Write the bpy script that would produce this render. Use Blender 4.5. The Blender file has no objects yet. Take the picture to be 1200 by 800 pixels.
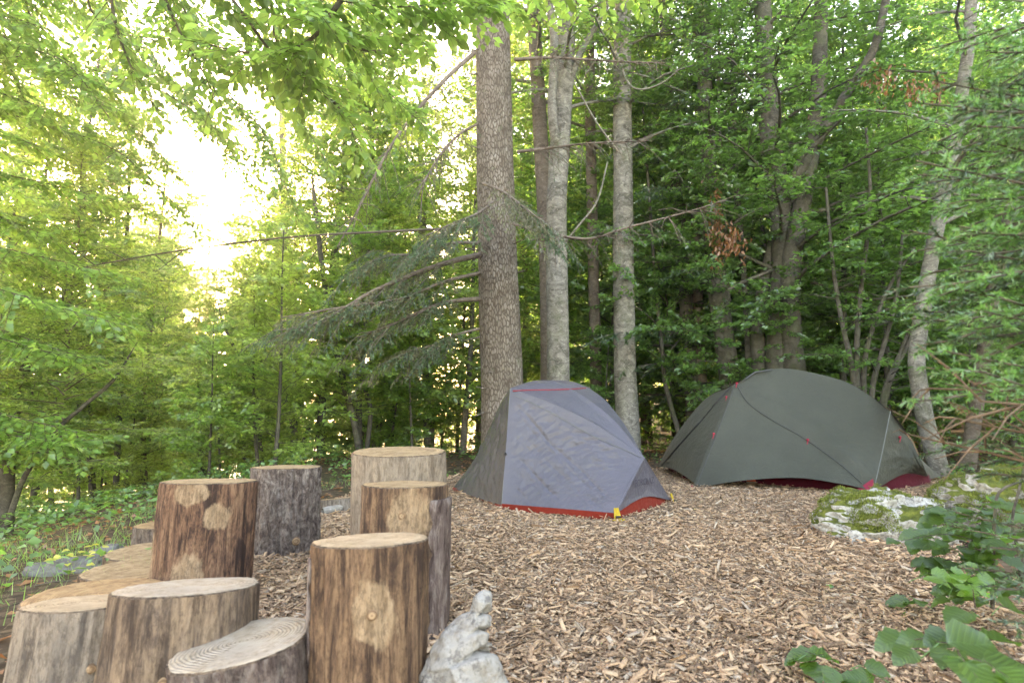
import bpy, math, random
import numpy as np
from math import sin, cos, pi, radians
from mathutils import Vector, Matrix, noise

random.seed(7)
RNG = np.random.default_rng(7)
SC = bpy.context.scene
COL = SC.collection

# ------------------------------------------------------------ camera
EYE = 0.85
FPX = 700.0
PITCH = math.atan(75 / FPX)
cam_d = bpy.data.cameras.new("camera")
cam = bpy.data.objects.new("camera", cam_d)
COL.objects.link(cam)
cam.location = (0, 0, EYE)
cam.rotation_euler = (radians(90) + PITCH, 0, 0)
cam_d.sensor_width = 36
cam_d.lens = 36 * FPX / 1200
cam_d.clip_end = 2000
cam_d.dof.use_dof = True
cam_d.dof.focus_distance = 4.7
cam_d.dof.aperture_fstop = 4.0
SC.camera = cam

# ------------------------------------------------------------ sky, sun, exposure
SUN_EL = radians(7.4)
SUN_AZ = radians(-28.6)                 # from +Y, negative = left
world = bpy.data.worlds.new("World")
SC.world = world
world.use_nodes = True
wn = world.node_tree
for n in list(wn.nodes):
    wn.nodes.remove(n)
wo = wn.nodes.new("ShaderNodeOutputWorld")
bg = wn.nodes.new("ShaderNodeBackground")
sky = wn.nodes.new("ShaderNodeTexSky")
sky.sky_type = 'NISHITA'
sky.sun_disc = False
sky.sun_elevation = SUN_EL
sky.sun_rotation = SUN_AZ
sky.air_density = 1.0
sky.dust_density = 1.6
sky.ozone_density = 1.0
bg.inputs[1].default_value = 0.15
wn.links.new(sky.outputs[0], bg.inputs[0])
wn.links.new(bg.outputs[0], wo.inputs[0])
sun_dir = Vector((sin(SUN_AZ) * cos(SUN_EL), cos(SUN_AZ) * cos(SUN_EL), sin(SUN_EL)))
sun_l = bpy.data.lights.new("sunlight", 'SUN')
sun_l.energy = 5.0
sun_l.angle = radians(0.5)
sun_l.color = (1.0, 0.86, 0.66)
sun_o = bpy.data.objects.new("sunlight", sun_l)
COL.objects.link(sun_o)
sun_o.rotation_euler = (-sun_dir).to_track_quat('-Z', 'Y').to_euler()
sun_o.location = sun_dir * 100

SC.view_settings.view_transform = 'Standard'
SC.view_settings.look = 'None'
SC.view_settings.gamma = 1
SC.view_settings.exposure = 4.25
SC.view_settings.use_white_balance = True
SC.view_settings.white_balance_temperature = 8300
SC.view_settings.white_balance_tint = 26
SC.render.engine = 'CYCLES'
cy = SC.cycles
cy.max_bounces = 8
cy.diffuse_bounces = 5
cy.glossy_bounces = 2
cy.transmission_bounces = 5
cy.volume_bounces = 0
cy.transparent_max_bounces = 8
cy.sample_clamp_indirect = 6
cy.caustics_reflective = False
cy.caustics_refractive = False
cy.use_denoising = True


# ------------------------------------------------------------ pixel <-> world
CP, SP = cos(PITCH), sin(PITCH)


def ray(px, py):
    a = (px - 600) / FPX
    b = (400 - py) / FPX
    return Vector((a, CP - b * SP, SP + b * CP))


def at(px, py, Y):
    r = ray(px, py)
    return Vector((0, 0, EYE)) + r * (Y / r.y)


def gp(px, py, z=0.0):
    r = ray(px, py)
    return Vector((0, 0, EYE)) + r * ((z - EYE) / r.z)


def smooth(a, b, x):
    t = min(1, max(0, (x - a) / (b - a)))
    return t * t * (3 - 2 * t)


def gz(x, y):
    """height of the forest floor"""
    s = max(0.0, -x - 2.35)
    z = -0.17 * s * smooth(0, 2.0, s)
    z = max(z, -9)
    b = max(0.0, y - 9.5)
    z -= 0.07 * b * smooth(0, 4, b) * smooth(3.0, -3.0, x)
    z += 0.05 * max(0.0, x - 6)
    d = math.hypot(x - 0.7, y - 4)
    k = smooth(4.5, 10, d)
    z += k * 0.25 * noise.noise(Vector((x * 0.25, y * 0.25, 3)))
    z += 0.03 * noise.noise(Vector((x * 0.9, y * 0.9, 1)))
    return max(min(z, 8), -12)


# ------------------------------------------------------------ materials
class NT:
    def __init__(self, name):
        self.m = bpy.data.materials.new(name)
        self.m.use_nodes = True
        self.t = self.m.node_tree
        for n in list(self.t.nodes):
            self.t.nodes.remove(n)
        self.out = self.t.nodes.new("ShaderNodeOutputMaterial")

    def n(self, kind, ins=None, **kw):
        nd = self.t.nodes.new(kind)
        for k, v in kw.items():
            setattr(nd, k, v)
        for k, v in (ins or {}).items():
            s = nd.inputs[k]
            if isinstance(v, bpy.types.NodeSocket):
                self.t.links.new(v, s)
            else:
                s.default_value = v
        return nd

    def coord(self, scale=(1, 1, 1), kind='Object', loc=(0, 0, 0)):
        c = self.n("ShaderNodeTexCoord")
        mp = self.n("ShaderNodeMapping", {'Vector': c.outputs[kind], 'Scale': scale, 'Location': loc})
        return mp.outputs[0]

    def noise(self, vec, scale, detail=4, rough=.6, dist=0):
        return self.n("ShaderNodeTexNoise", {'Vector': vec, 'Scale': scale, 'Detail': detail, 'Roughness': rough, 'Distortion': dist}).outputs['Fac']

    def ramp(self, fac, stops):
        r = self.n("ShaderNodeValToRGB", {'Fac': fac})
        cr = r.color_ramp
        while len(cr.elements) < len(stops):
            cr.elements.new(0.5)
        for e, (p, c) in zip(cr.elements, stops):
            e.position = p
            e.color = (*c, 1) if len(c) == 3 else c
        return r.outputs[0]

    def mix(self, fac, a, b, mode='MIX'):
        m = self.n("ShaderNodeMix", data_type='RGBA', blend_type=mode)
        for i, v in ((0, fac), (6, a), (7, b)):
            s = m.inputs[i]
            if isinstance(v, bpy.types.NodeSocket):
                self.t.links.new(v, s)
            else:
                s.default_value = (*v, 1) if isinstance(v, tuple) and len(v) == 3 else v
        return m.outputs[2]

    def math(self, op, a, b=0.0, c=0.0, clamp=False):
        m = self.n("ShaderNodeMath", operation=op, use_clamp=clamp)
        for i, v in ((0, a), (1, b), (2, c)):
            if isinstance(v, bpy.types.NodeSocket):
                self.t.links.new(v, m.inputs[i])
            else:
                m.inputs[i].default_value = v
        return m.outputs[0]

    def bump(self, h, strength=.5, dist=.01, normal=None):
        ins = {'Height': h, 'Strength': strength, 'Distance': dist}
        if normal:
            ins['Normal'] = normal
        return self.n("ShaderNodeBump", ins).outputs[0]

    def principled(self, col, rough=.7, normal=None, spec=.3, **kw):
        ins = {'Base Color': col if isinstance(col, bpy.types.NodeSocket) else (*col, 1), 'Roughness': rough, 'Specular IOR Level': spec}
        if normal:
            ins['Normal'] = normal
        ins.update(kw)
        p = self.n("ShaderNodeBsdfPrincipled", ins)
        self.t.links.new(p.outputs[0], self.out.inputs[0])
        return p

    def surf(self, s):
        self.t.links.new(s, self.out.inputs[0])


def leaf_mat(name, refl, trans, warm, vary=.5, gloss=.08, veins=False):
    m = NT(name)
    tone = m.n("ShaderNodeAttribute", attribute_name='tone').outputs['Fac']
    rnd = m.n("ShaderNodeObjectInfo").outputs['Random']
    v = m.math('ADD', m.math('MULTIPLY', tone, .75), m.math('MULTIPLY', rnd, .25))
    dk = tuple(c * (1 - vary) for c in refl)
    lt = tuple(c * (1 + vary) for c in refl)
    c1 = m.ramp(v, [(0.0, dk), (.55, refl), (.9, lt), (1.0, warm)])
    dk = tuple(c * (1 - vary) for c in trans)
    lt = tuple(c * (1 + vary) for c in trans)
    c2 = m.ramp(v, [(0.0, dk), (.55, trans), (.9, lt), (1.0, tuple(min(1, c * 2.2) for c in warm))])
    nrm = None
    if veins:
        sx = m.n("ShaderNodeSeparateXYZ", {0: m.n("ShaderNodeTexCoord").outputs['Object']})
        ax_ = m.math('ABSOLUTE', sx.outputs[0])
        w = m.math('SINE', m.math('MULTIPLY', m.math('SUBTRACT', sx.outputs[1], m.math('MULTIPLY', ax_, .9)), 44.0))
        vv = m.ramp(w, [(.80, (0, 0, 0)), (1.0, (1, 1, 1))])
        mid_ = m.math('LESS_THAN', ax_, .014)
        k_ = m.math('MAXIMUM', vv, mid_)
        c1 = m.mix(m.math('MULTIPLY', k_, .45), c1, tuple(min(1, c * 2.2 + .02) for c in refl))
        c1 = m.mix(m.math('MULTIPLY', m.noise(m.coord(), 5, 4, .7), .5), c1, tuple(c * .5 for c in refl))
        nrm = m.bump(w, .6, .02)
    d = m.n("ShaderNodeBsdfDiffuse", {'Color': c1})
    if nrm: m.t.links.new(nrm, d.inputs['Normal'])
    t = m.n("ShaderNodeBsdfTranslucent", {'Color': c2})
    a = m.n("ShaderNodeAddShader", {0: d.outputs[0], 1: t.outputs[0]})
    g = m.n("ShaderNodeBsdfGlossy", {'Color': (.9, .95, 1, 1), 'Roughness': .38})
    x = m.n("ShaderNodeMixShader", {0: gloss, 1: a.outputs[0], 2: g.outputs[0]})
    m.surf(x.outputs[0])
    return m.m


M = {}
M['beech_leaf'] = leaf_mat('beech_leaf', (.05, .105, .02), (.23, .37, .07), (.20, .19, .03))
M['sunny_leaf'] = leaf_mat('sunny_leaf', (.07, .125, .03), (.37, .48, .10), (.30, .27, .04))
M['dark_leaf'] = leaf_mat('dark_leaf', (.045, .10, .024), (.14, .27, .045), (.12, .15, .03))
M['herb_leaf'] = leaf_mat('herb_leaf', (.05, .12, .03), (.12, .25, .04), (.12, .17, .03))
M['bramble_leaf'] = leaf_mat('bramble_leaf', (.042, .095, .014), (.09, .19, .025), (.07, .17, .04), vary=.45, gloss=.06, veins=True)
M['lime_leaf'] = leaf_mat('lime_leaf', (.09, .20, .03), (.18, .38, .04), (.15, .26, .03), vary=.25, veins=True)
M['yellow_leaf'] = leaf_mat('yellow_leaf', (.30, .30, .04), (.35, .34, .05), (.35, .25, .05), vary=.3)
M['dead_leaf'] = leaf_mat('dead_leaf', (.20, .085, .035), (.22, .09, .03), (.25, .12, .05), vary=.4)
M['needle'] = leaf_mat('needle', (.035, .075, .03), (.05, .10, .03), (.07, .08, .03), vary=.45)
M['olive_needle'] = leaf_mat('olive_needle', (.085, .09, .045), (.10, .11, .04), (.17, .12, .07), vary=.5)
M['fresh_needle'] = leaf_mat('fresh_needle', (.06, .15, .04), (.10, .24, .05), (.09, .15, .05), vary=.4)
M['dry_needle'] = leaf_mat('dry_needle', (.16, .085, .05), (.12, .06, .03), (.2, .1, .05), vary=.4)
M['grass'] = leaf_mat('grass_blade', (.07, .14, .03), (.14, .26, .04), (.22, .2, .06))


def bark_spruce():
    m = NT('spruce_bark')
    c = m.coord((1, 1, .35))
    v = m.n("ShaderNodeTexVoronoi", {'Vector': c, 'Scale': 34.0, 'Randomness': 1.0}, feature='DISTANCE_TO_EDGE').outputs['Distance']
    f = m.math('MULTIPLY', v, 5.0, clamp=True)
    n = m.noise(m.coord((1, 1, .5)), 9, 6, .7)
    n2 = m.noise(m.coord(), 60, 4, .7)
    col = m.ramp(n, [(.25, (.11, .092, .075)), (.5, (.22, .19, .16)), (.75, (.36, .33, .29))])
    col = m.mix(m.math('SUBTRACT', 1.0, f), col, (.085, .065, .05))
    col = m.mix(m.math('MULTIPLY', m.math('GREATER_THAN', m.noise(m.coord(), 4, 5, .7), .62), .35), col, (.13, .15, .09))
    h = m.math('ADD', f, m.math('MULTIPLY', n2, .8))
    m.principled(col, .9, m.bump(h, .9, .012), .1)
    return m.m


def bark_beech(name='beech_bark', light=(.29, .275, .245), dark=(.07, .065, .055), moss=.45):
    m = NT(name)
    c = m.coord((1, 1, 1.6))
    n = m.noise(c, 5.0, 7, .8, 1.2)
    col = m.ramp(n, [(.36, dark), (.5, tuple((a + b) / 2 for a, b in zip(light, dark))), (.62, light)])
    spots = m.noise(m.coord((1, 1, 1.5)), 22, 4, .8)
    col = m.mix(m.ramp(spots, [(.56, (0, 0, 0)), (.64, (.8, .8, .8))]), col, tuple(min(.6, x * 1.35) for x in light))
    col = m.mix(m.ramp(m.noise(m.coord((1, 1, 5)), 12, 3, .6), [(.62, (0, 0, 0)), (.7, (.75, .75, .75))]), col, (.06, .055, .05))
    mo = m.ramp(m.noise(m.coord(), 2.5, 5, .7), [(.5, (0, 0, 0)), (.7, (1, 1, 1))])
    col = m.mix(m.math('MULTIPLY', mo, moss), col, (.07, .10, .03))
    h = m.math('ADD', n, m.math('MULTIPLY', m.noise(m.coord(), 70, 4, .7), .5))
    m.principled(col, .88, m.bump(h, .7, .01), .15)
    return m.m


M['spruce_bark'] = bark_spruce()
M['beech_bark'] = bark_beech()
M['dark_bark'] = bark_beech('dark_bark', (.14, .13, .11), (.045, .04, .035), .5)
M['brown_bark'] = bark_beech('brown_bark', (.22, .18, .15), (.08, .06, .05), .2)
M['twig'] = bark_beech('twig_bark', (.16, .13, .10), (.06, .05, .04), .2)
M['dry_twig'] = bark_beech('dry_twig', (.22, .155, .11), (.10, .07, .05), 0)
M['pale_twig'] = bark_beech('pale_twig', (.34, .32, .29), (.17, .16, .14), .2)


# ------------------------------------------------------------ mesh helpers
class MB:
    """collects polygons as numpy arrays, one mesh out"""

    def __init__(self):
        self.v = []; self.f3 = []; self.f4 = []; self.m3 = []; self.m4 = []; self.t3 = []; self.t4 = []
        self.n = 0
        self.mats = []

    def slot(self, mat):
        if mat not in self.mats:
            self.mats.append(mat)
        return self.mats.index(mat)

    def add(self, v, f, mat, tone=None):
        v = np.asarray(v, dtype=np.float32).reshape(-1, 3)
        f = np.asarray(f, dtype=np.int32)
        s = self.slot(mat)
        if tone is None:
            tone = np.full(len(f), .5, np.float32)
        tone = np.asarray(tone, np.float32)
        if f.shape[1] == 3:
            self.f3.append(f + self.n); self.m3.append(np.full(len(f), s)); self.t3.append(tone)
        else:
            self.f4.append(f + self.n); self.m4.append(np.full(len(f), s)); self.t4.append(tone)
        self.v.append(v)
        self.n += len(v)

    def tube(self, pts, radii, seg=8, mat='twig', wob=0.0, seed=0, cap=True, flare=0):
        pts = [Vector(p) for p in pts]
        P = len(pts)
        if not hasattr(radii, '__len__'):
            radii = [radii] * P
        vs = []
        side = None
        for i, p in enumerate(pts):
            t = (pts[min(i + 1, P - 1)] - pts[max(i - 1, 0)])
            if t.length < 1e-9:
                t = Vector((0, 0, 1))
            t.normalize()
            if side is None:
                side = t.cross(Vector((0.31, .17, .93)) if abs(t.z) < .9 else Vector((1, 0, 0))).normalized()
            side = (side - t * side.dot(t)).normalized()
            up = t.cross(side)
            for k in range(seg):
                a = 2 * pi * k / seg
                r = radii[i]
                if wob:
                    q = Vector((cos(a) * 1.3, sin(a) * 1.3, i * .45 + seed * 7.1))
                    r *= 1 + wob * noise.noise(q) + wob * .5 * noise.noise(q * 3)
                if flare and i < 4:
                    r *= 1 + flare * (1 - i / 4) ** 2 * (.5 + .7 * max(0, cos(a * 2.5 + seed)) ** 2)
                vs.append(p + side * (r * cos(a)) + up * (r * sin(a)))
        f = []
        for i in range(P - 1):
            for k in range(seg):
                a = i * seg + k
                b = i * seg + (k + 1) % seg
                f.append((a, b, b + seg, a + seg))
        self.add([tuple(v) for v in vs], f, mat)
        if cap and radii[-1] > .002:
            c = self.n
            self.add([tuple(v) for v in vs[-seg:]] + [tuple(pts[-1])], [(k, (k + 1) % seg, seg) for k in range(seg)], mat)

    def leaves(self, pos, d, nrm, L, W, mat, fold=.12, tone=None):
        pos = np.asarray(pos, np.float32); d = np.asarray(d, np.float32); nrm = np.asarray(nrm, np.float32)
        n = len(pos)
        if n == 0:
            return
        d = d / (np.linalg.norm(d, axis=1, keepdims=True) + 1e-9)
        s = np.cross(d, nrm); s /= (np.linalg.norm(s, axis=1, keepdims=True) + 1e-9)
        u = np.cross(s, d)
        L = np.broadcast_to(np.asarray(L, np.float32), (n,))[:, None]
        W = np.broadcast_to(np.asarray(W, np.float32), (n,))[:, None]
        v = np.empty((n, 4, 3), np.float32)
        v[:, 0] = pos
        v[:, 1] = pos + d * L * .48 + s * W * .5 + u * W * fold
        v[:, 2] = pos + d * L - u * L * .08
        v[:, 3] = pos + d * L * .48 - s * W * .5 + u * W * fold
        b = (np.arange(n) * 4)[:, None]
        f = np.concatenate([b + [0, 1, 2], b + [0, 2, 3]], 1).reshape(-1, 3)
        if tone is None:
            tone = RNG.random(n)
        self.add(v.reshape(-1, 3), f, mat, np.repeat(tone, 2))

    def needles(self, pos, d, L, W, mat, tone=None):
        pos = np.asarray(pos, np.float32); d = np.asarray(d, np.float32)
        n = len(pos)
        if n == 0:
            return
        d = d / (np.linalg.norm(d, axis=1, keepdims=True) + 1e-9)
        s = np.cross(d, RNG.normal(size=(n, 3))); s /= (np.linalg.norm(s, axis=1, keepdims=True) + 1e-9)
        v = np.empty((n, 3, 3), np.float32)
        v[:, 0] = pos - s * W * .5
        v[:, 1] = pos + s * W * .5
        v[:, 2] = pos + d * L
        f = (np.arange(n) * 3)[:, None] + [0, 1, 2]
        if tone is None:
            tone = RNG.random(n)
        self.add(v.reshape(-1, 3), f, mat, tone)

    def mesh(self, name, smooth_sh=False):
        me = bpy.data.meshes.new(name)
        V = np.concatenate(self.v) if self.v else np.zeros((0, 3), np.float32)
        f3 = np.concatenate(self.f3) if self.f3 else np.zeros((0, 3), np.int32)
        f4 = np.concatenate(self.f4) if self.f4 else np.zeros((0, 4), np.int32)
        n3, n4 = len(f3), len(f4)
        me.vertices.add(len(V))
        me.vertices.foreach_set('co', V.ravel())
        loops = np.concatenate([f3.ravel(), f4.ravel()]).astype(np.int32)
        me.loops.add(len(loops))
        me.loops.foreach_set('vertex_index', loops)
        me.polygons.add(n3 + n4)
        st = np.concatenate([np.arange(n3) * 3, n3 * 3 + np.arange(n4) * 4]).astype(np.int32)
        me.polygons.foreach_set('loop_start', st)
        mi = np.concatenate([*(self.m3 or []), *(self.m4 or [])]).astype(np.int32)
        for m in self.mats:
            me.materials.append(M[m] if isinstance(m, str) else m)
        me.polygons.foreach_set('material_index', mi)
        tone = np.concatenate([*(self.t3 or []), *(self.t4 or [])]).astype(np.float32)
        at_ = me.attributes.new('tone', 'FLOAT', 'FACE')
        at_.data.foreach_set('value', tone)
        if smooth_sh:
            me.polygons.foreach_set('use_smooth', np.ones(n3 + n4, bool))
        me.update(calc_edges=True)
        me.validate()
        return me

    def build(self, name, parent=None, smooth_sh=False, loc=None):
        return link(name, self.mesh(name, smooth_sh), parent, loc)


def link(name, me, parent=None, loc=None):
    o = bpy.data.objects.new(name, me)
    COL.objects.link(o)
    if parent is not None:
        o.parent = parent
    if loc is not None:
        o.location = loc
    return o


def thing(name, label, cat, loc=(0, 0, 0), rot=(0, 0, 0), group=None, scale=1):
    o = bpy.data.objects.new(name, None)
    COL.objects.link(o)
    o.location = loc
    o.rotation_euler = rot
    o.scale = (scale,) * 3
    o.empty_display_size = .1
    return tag(o, label, cat, group)


def tag(o, label, cat, group=None):
    o['label'] = label
    o['category'] = cat
    if group:
        o['group'] = group
    return o


def kids(o):
    return [c for c in ALLKIDS.get(o.name, [])]


ALLKIDS = {}


def reg(parent, child):
    ALLKIDS.setdefault(parent.name, []).append(child)
    return child


def dup(root, loc, rot=(0, 0, 0), scale=1, label=None, group=None):
    r = root.copy()
    COL.objects.link(r)
    r.location = loc; r.rotation_euler = rot
    r.scale = (scale,) * 3 if not hasattr(scale, '__len__') else scale
    if label: r['label'] = label
    if group: r['group'] = group
    for c in list(root.children):
        k = c.copy(); COL.objects.link(k); k.parent = r
        for g in c.children:
            q = g.copy(); COL.objects.link(q); q.parent = k
    return r


def rvec(n, s):
    return RNG.normal(0, s, (n, 3))


def poly(pts, n):
    """catmull-rom resample"""
    pts = [Vector(p) for p in pts]
    P = [pts[0] * 2 - pts[1]] + pts + [pts[-1] * 2 - pts[-2]]
    out = []
    m = len(pts) - 1
    for i in range(n + 1):
        t = i / n * m
        k = min(int(t), m - 1)
        u = t - k
        a, b, c, d = P[k], P[k + 1], P[k + 2], P[k + 3]
        out.append(.5 * ((2 * b) + (c - a) * u + (2 * a - 5 * b + 4 * c - d) * u * u + (3 * b - a - 3 * c + d) * u ** 3))
    return out


# ------------------------------------------------------------ foliage growers
def leafy_branch(mb, wood, pts, r0, leafL=.07, dens=42, spread=.5, mat='beech_leaf', bmat='twig', t0=.15, tilt=.4, seg=5, twseg=3, plane_jit=.25, tone_shift=0.0, step=.16):
    """a branch along pts with alternate twigs carrying a flat spray of leaves"""
    pts = [Vector(p) for p in pts]
    L = sum((pts[i + 1] - pts[i]).length for i in range(len(pts) - 1))
    rad = [max(.002, r0 * (1 - .85 * i / (len(pts) - 1))) for i in range(len(pts))]
    wood.tube(pts, rad, seg, bmat, cap=False)
    pos = []; dd = []; nn = []
    k = 0
    s = t0 * L
    cum = [0]
    for i in range(len(pts) - 1):
        cum.append(cum[-1] + (pts[i + 1] - pts[i]).length)
    while s < L:
        i = max(j for j in range(len(pts) - 1) if cum[j] <= s + 1e-6)
        u = (s - cum[i]) / (cum[i + 1] - cum[i] + 1e-6)
        p = pts[i].lerp(pts[i + 1], min(1, u))
        t = (pts[i + 1] - pts[i]).normalized()
        up = Vector((0, 0, 1)) + Vector((random.gauss(0, plane_jit), random.gauss(0, plane_jit), 0))
        sd = t.cross(up).normalized() * (1 if k % 2 else -1)
        ang = random.uniform(.6, 1.1)
        d = (t * cos(ang) + sd * sin(ang) + Vector((0, 0, random.gauss(-.02, .12)))).normalized()
        tl = spread * (1 - .65 * s / L) * random.uniform(.5, 1.1)
        e = p + d * tl + Vector((0, 0, -.08 * tl))
        m_ = p.lerp(e, .5) + Vector((0, 0, .05 * tl))
        wood.tube([p, m_, e], [max(.0015, r0 * .22), max(.0012, r0 * .14), .001], twseg, bmat, cap=False)
        n = max(3, int(tl * dens))
        q = RNG.random(n) ** .8
        base = np.array(p)[None] * (1 - q[:, None]) + np.array(e)[None] * q[:, None]
        sdv = np.array(t.cross(up) if abs(d.dot(t)) < .95 else up)
        perp = np.array(d.cross(Vector((0, 0, 1))).normalized())
        sg = RNG.choice([-1, 1], n)
        off = perp[None] * (sg * RNG.random(n) * .1 * (tl / .5 + .4) * (1.2 - q))[:, None]
        pos.append(base + off + rvec(n, .012))
        dd.append(np.array(d)[None] * .8 + perp[None] * sg[:, None] * .7 + rvec(n, .25) + np.array([0, 0, -.18]))
        nn.append(np.array(up)[None] + rvec(n, tilt))
        s += step * random.uniform(.7, 1.3)
        k += 1
    if pos:
        pos = np.concatenate(pos); dd = np.concatenate(dd); nn = np.concatenate(nn)
        Ls = leafL * RNG.uniform(.65, 1.15, len(pos))
        mb.leaves(pos, dd, nn, Ls, Ls * .62, mat, tone=np.clip(RNG.random(len(pos)) + tone_shift, 0, 1))


def curved(start, az, el0, el1, L, n=6, jit=.12):
    pts = [Vector(start)]
    a = az
    for i in range(n):
        t = i / (n - 1)
        e = el0 + (el1 - el0) * t
        a += random.gauss(0, jit)
        pts.append(pts[-1] + Vector((cos(a) * cos(e), sin(a) * cos(e), sin(e))) * (L / n))
    return pts


def on_trunk(path, z):
    for a, b in zip(path[:-1], path[1:]):
        if a.z <= z <= b.z:
            return a.lerp(b, (z - a.z) / (b.z - a.z + 1e-9))
    return path[-1].copy()


def make_beech(name, label, seed, H=14, r=.14, z0=1.6, R=2.4, nb=34, leafL=.085, dens=34, mat='beech_leaf', bark='brown_bark', up=.5, step=.15):
    random.seed(seed)
    t = thing(name, label, 'tree')
    path = [Vector((0, 0, -.4))]
    lean = (random.gauss(0, .05), random.gauss(0, .05))
    n = 12
    for i in range(1, n + 1):
        z = H * i / n
        path.append(Vector((lean[0] * z + .1 * noise.noise(Vector((seed, z * .3, 0))), lean[1] * z + .1 * noise.noise(Vector((seed, z * .3, 9))), z)))
    tr = MB()
    tr.tube(path, [r * (1 - .9 * i / n) + .004 for i in range(n + 1)], 9, bark, wob=.12, seed=seed, flare=.3)
    tr.build('trunk', t, True)
    cr = MB()
    for k in range(nb):
        f = k / nb
        z = z0 + (H - z0) * (f ** 1.05)
        p = on_trunk(path, z)
        az = k * 2.4 + random.gauss(0, .7)
        L = R * (.35 + .65 * math.sin(pi * min(1, f * .75 + .2))) * random.uniform(.45, 1.2)
        e0 = up * random.uniform(.1, 2.0) + f * .7
        pts = curved(p, az, e0, e0 * .3 - random.uniform(0, .5), L, jit=.25)
        leafy_branch(cr, cr, pts, r * .2 * (1 - .6 * f), leafL, dens, spread=.34 * L + .25, mat=mat, bmat=bark, step=step, twseg=2, plane_jit=.5, tilt=.55)
    cr.build('crown', t)
    return t


def needle_twig(mb, a, b, dens, nl, nw, mat, wood, bmat='twig', r=.003):
    a = Vector(a); b = Vector(b)
    L = (b - a).length
    n = max(4, int(L * dens))
    q = RNG.random(n)
    base = np.array(a)[None] * (1 - q[:, None]) + np.array(b)[None] * q[:, None]
    d = np.array((b - a).normalized())[None] * .75 + rvec(n, .5)
    mb.needles(base, d, nl * RNG.uniform(.7, 1.15, (n, 1)), nw, mat)
    if wood is not None:
        wood.tube([a, b], [r, r * .5], 3, bmat, cap=False)


def needle_branch(mb, wood, pts, r0, spread=.5, dens=170, nl=.03, nw=.006, mat='needle', bmat='brown_bark', droop=.35, step=.09, t0=.15, sub=True, seg=5):
    pts = [Vector(p) for p in pts]
    cum = [0]
    for i in range(len(pts) - 1):
        cum.append(cum[-1] + (pts[i + 1] - pts[i]).length)
    L = cum[-1]
    wood.tube(pts, [max(.002, r0 * (1 - .9 * i / (len(pts) - 1))) for i in range(len(pts))], seg, bmat, cap=False)
    s = t0 * L; k = 0
    while s < L:
        i = max(j for j in range(len(pts) - 1) if cum[j] <= s + 1e-6)
        p = pts[i].lerp(pts[i + 1], min(1, (s - cum[i]) / (cum[i + 1] - cum[i] + 1e-6)))
        t = (pts[i + 1] - pts[i]).normalized()
        sd = t.cross(Vector((0, 0, 1))).normalized() * (1 if k % 2 else -1)
        ang = random.uniform(.6, 1.0)
        tl = spread * (1.05 - .75 * s / L) * random.uniform(.5, 1.1)
        d = (t * cos(ang) + sd * sin(ang) + Vector((0, 0, -droop * random.uniform(.3, 1.4)))).normalized()
        e = p + d * tl
        m_ = p.lerp(e, .5) + Vector((0, 0, .06 * tl))
        needle_twig(mb, p, m_, dens, nl, nw, mat, wood, bmat, .003)
        needle_twig(mb, m_, e, dens, nl, nw, mat, wood, bmat, .002)
        if sub:
            for q in range(int(tl / .12)):
                u = random.uniform(.2, .95)
                a = p.lerp(m_, u * 2) if u < .5 else m_.lerp(e, u * 2 - 1)
                sl = random.uniform(.06, .14) * (1.2 - u) * 1.6
                dd = (d + sd.cross(d) * 0 + Vector((random.gauss(0, .6), random.gauss(0, .6), random.gauss(-.3, .25)))).normalized()
                needle_twig(mb, a, a + dd * sl, dens, nl, nw, mat, None)
        s += step * random.uniform(.7, 1.3); k += 1


def make_spruce(name, label, seed, H=15, r=.15, z0=1.0, R=2.0, nb=60, dens=75, nl=.05, nw=.012, mat='needle'):
    random.seed(seed)
    t = thing(name, label, 'tree')
    path = [Vector((.02 * noise.noise(Vector((seed, z, 0))), 0, z)) for z in np.linspace(-.4, H, 12)]
    tr = MB(); tr.tube(path, [r * (1 - .92 * i / 11) for i in range(12)], 9, 'dark_bark', wob=.1, flare=.3)
    tr.build('trunk', t, True)
    cr = MB()
    for k in range(nb):
        f = k / nb
        z = z0 + (H - z0) * f
        p = on_trunk(path, z)
        L = R * (1 - .85 * f) * random.uniform(.7, 1.1) + .15
        pts = curved(p, k * 2.4 + random.gauss(0, .3), .15, -.25, L, 5)
        needle_branch(cr, cr, pts, .02 * (1 - f) + .004, spread=.38 * L + .1, dens=dens, nl=nl, nw=nw, mat=mat, bmat='dark_bark', step=.16, sub=True, seg=3)
    cr.build('crown', t)
    return t


# ============================================================ THE GROUND
CHIP = [(-1.35, .4), (-1.35, 1.7), (-1.45, 2.8), (-1.5, 3.8), (-1.65, 5.2), (-1.4, 6.6), (-.2, 7.6), (1.6, 8.3), (3, 8.3), (4.6, 7.6),
        (5.2, 6.2), (3.6, 4.9), (2.75, 4.0), (2.3, 3.0), (2.0, 2.3), (1.7, 1.6), (1.5, .4), (1.6, -3), (-1.6, -3)]


def poly_dist(x, y, P=CHIP):
    """signed distance to the outline, positive inside"""
    ins = False
    best = 1e9
    n = len(P)
    for i in range(n):
        x1, y1 = P[i]; x2, y2 = P[(i + 1) % n]
        if (y1 > y) != (y2 > y) and x < (x2 - x1) * (y - y1) / (y2 - y1) + x1:
            ins = not ins
        dx, dy = x2 - x1, y2 - y1
        t = max(0, min(1, ((x - x1) * dx + (y - y1) * dy) / (dx * dx + dy * dy)))
        best = min(best, math.hypot(x - x1 - t * dx, y - y1 - t * dy))
    return best if ins else -best


def grid_axis(lo, hi, fine_lo, fine_hi, step, grow=1.25):
    a = list(np.arange(fine_lo, fine_hi + 1e-6, step))
    s = step
    x = fine_hi
    while x < hi:
        s *= grow; x += s; a.append(min(x, hi))
    s = step; x = fine_lo
    while x > lo:
        s *= grow; x -= s; a.insert(0, max(x, lo))
    return a


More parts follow.
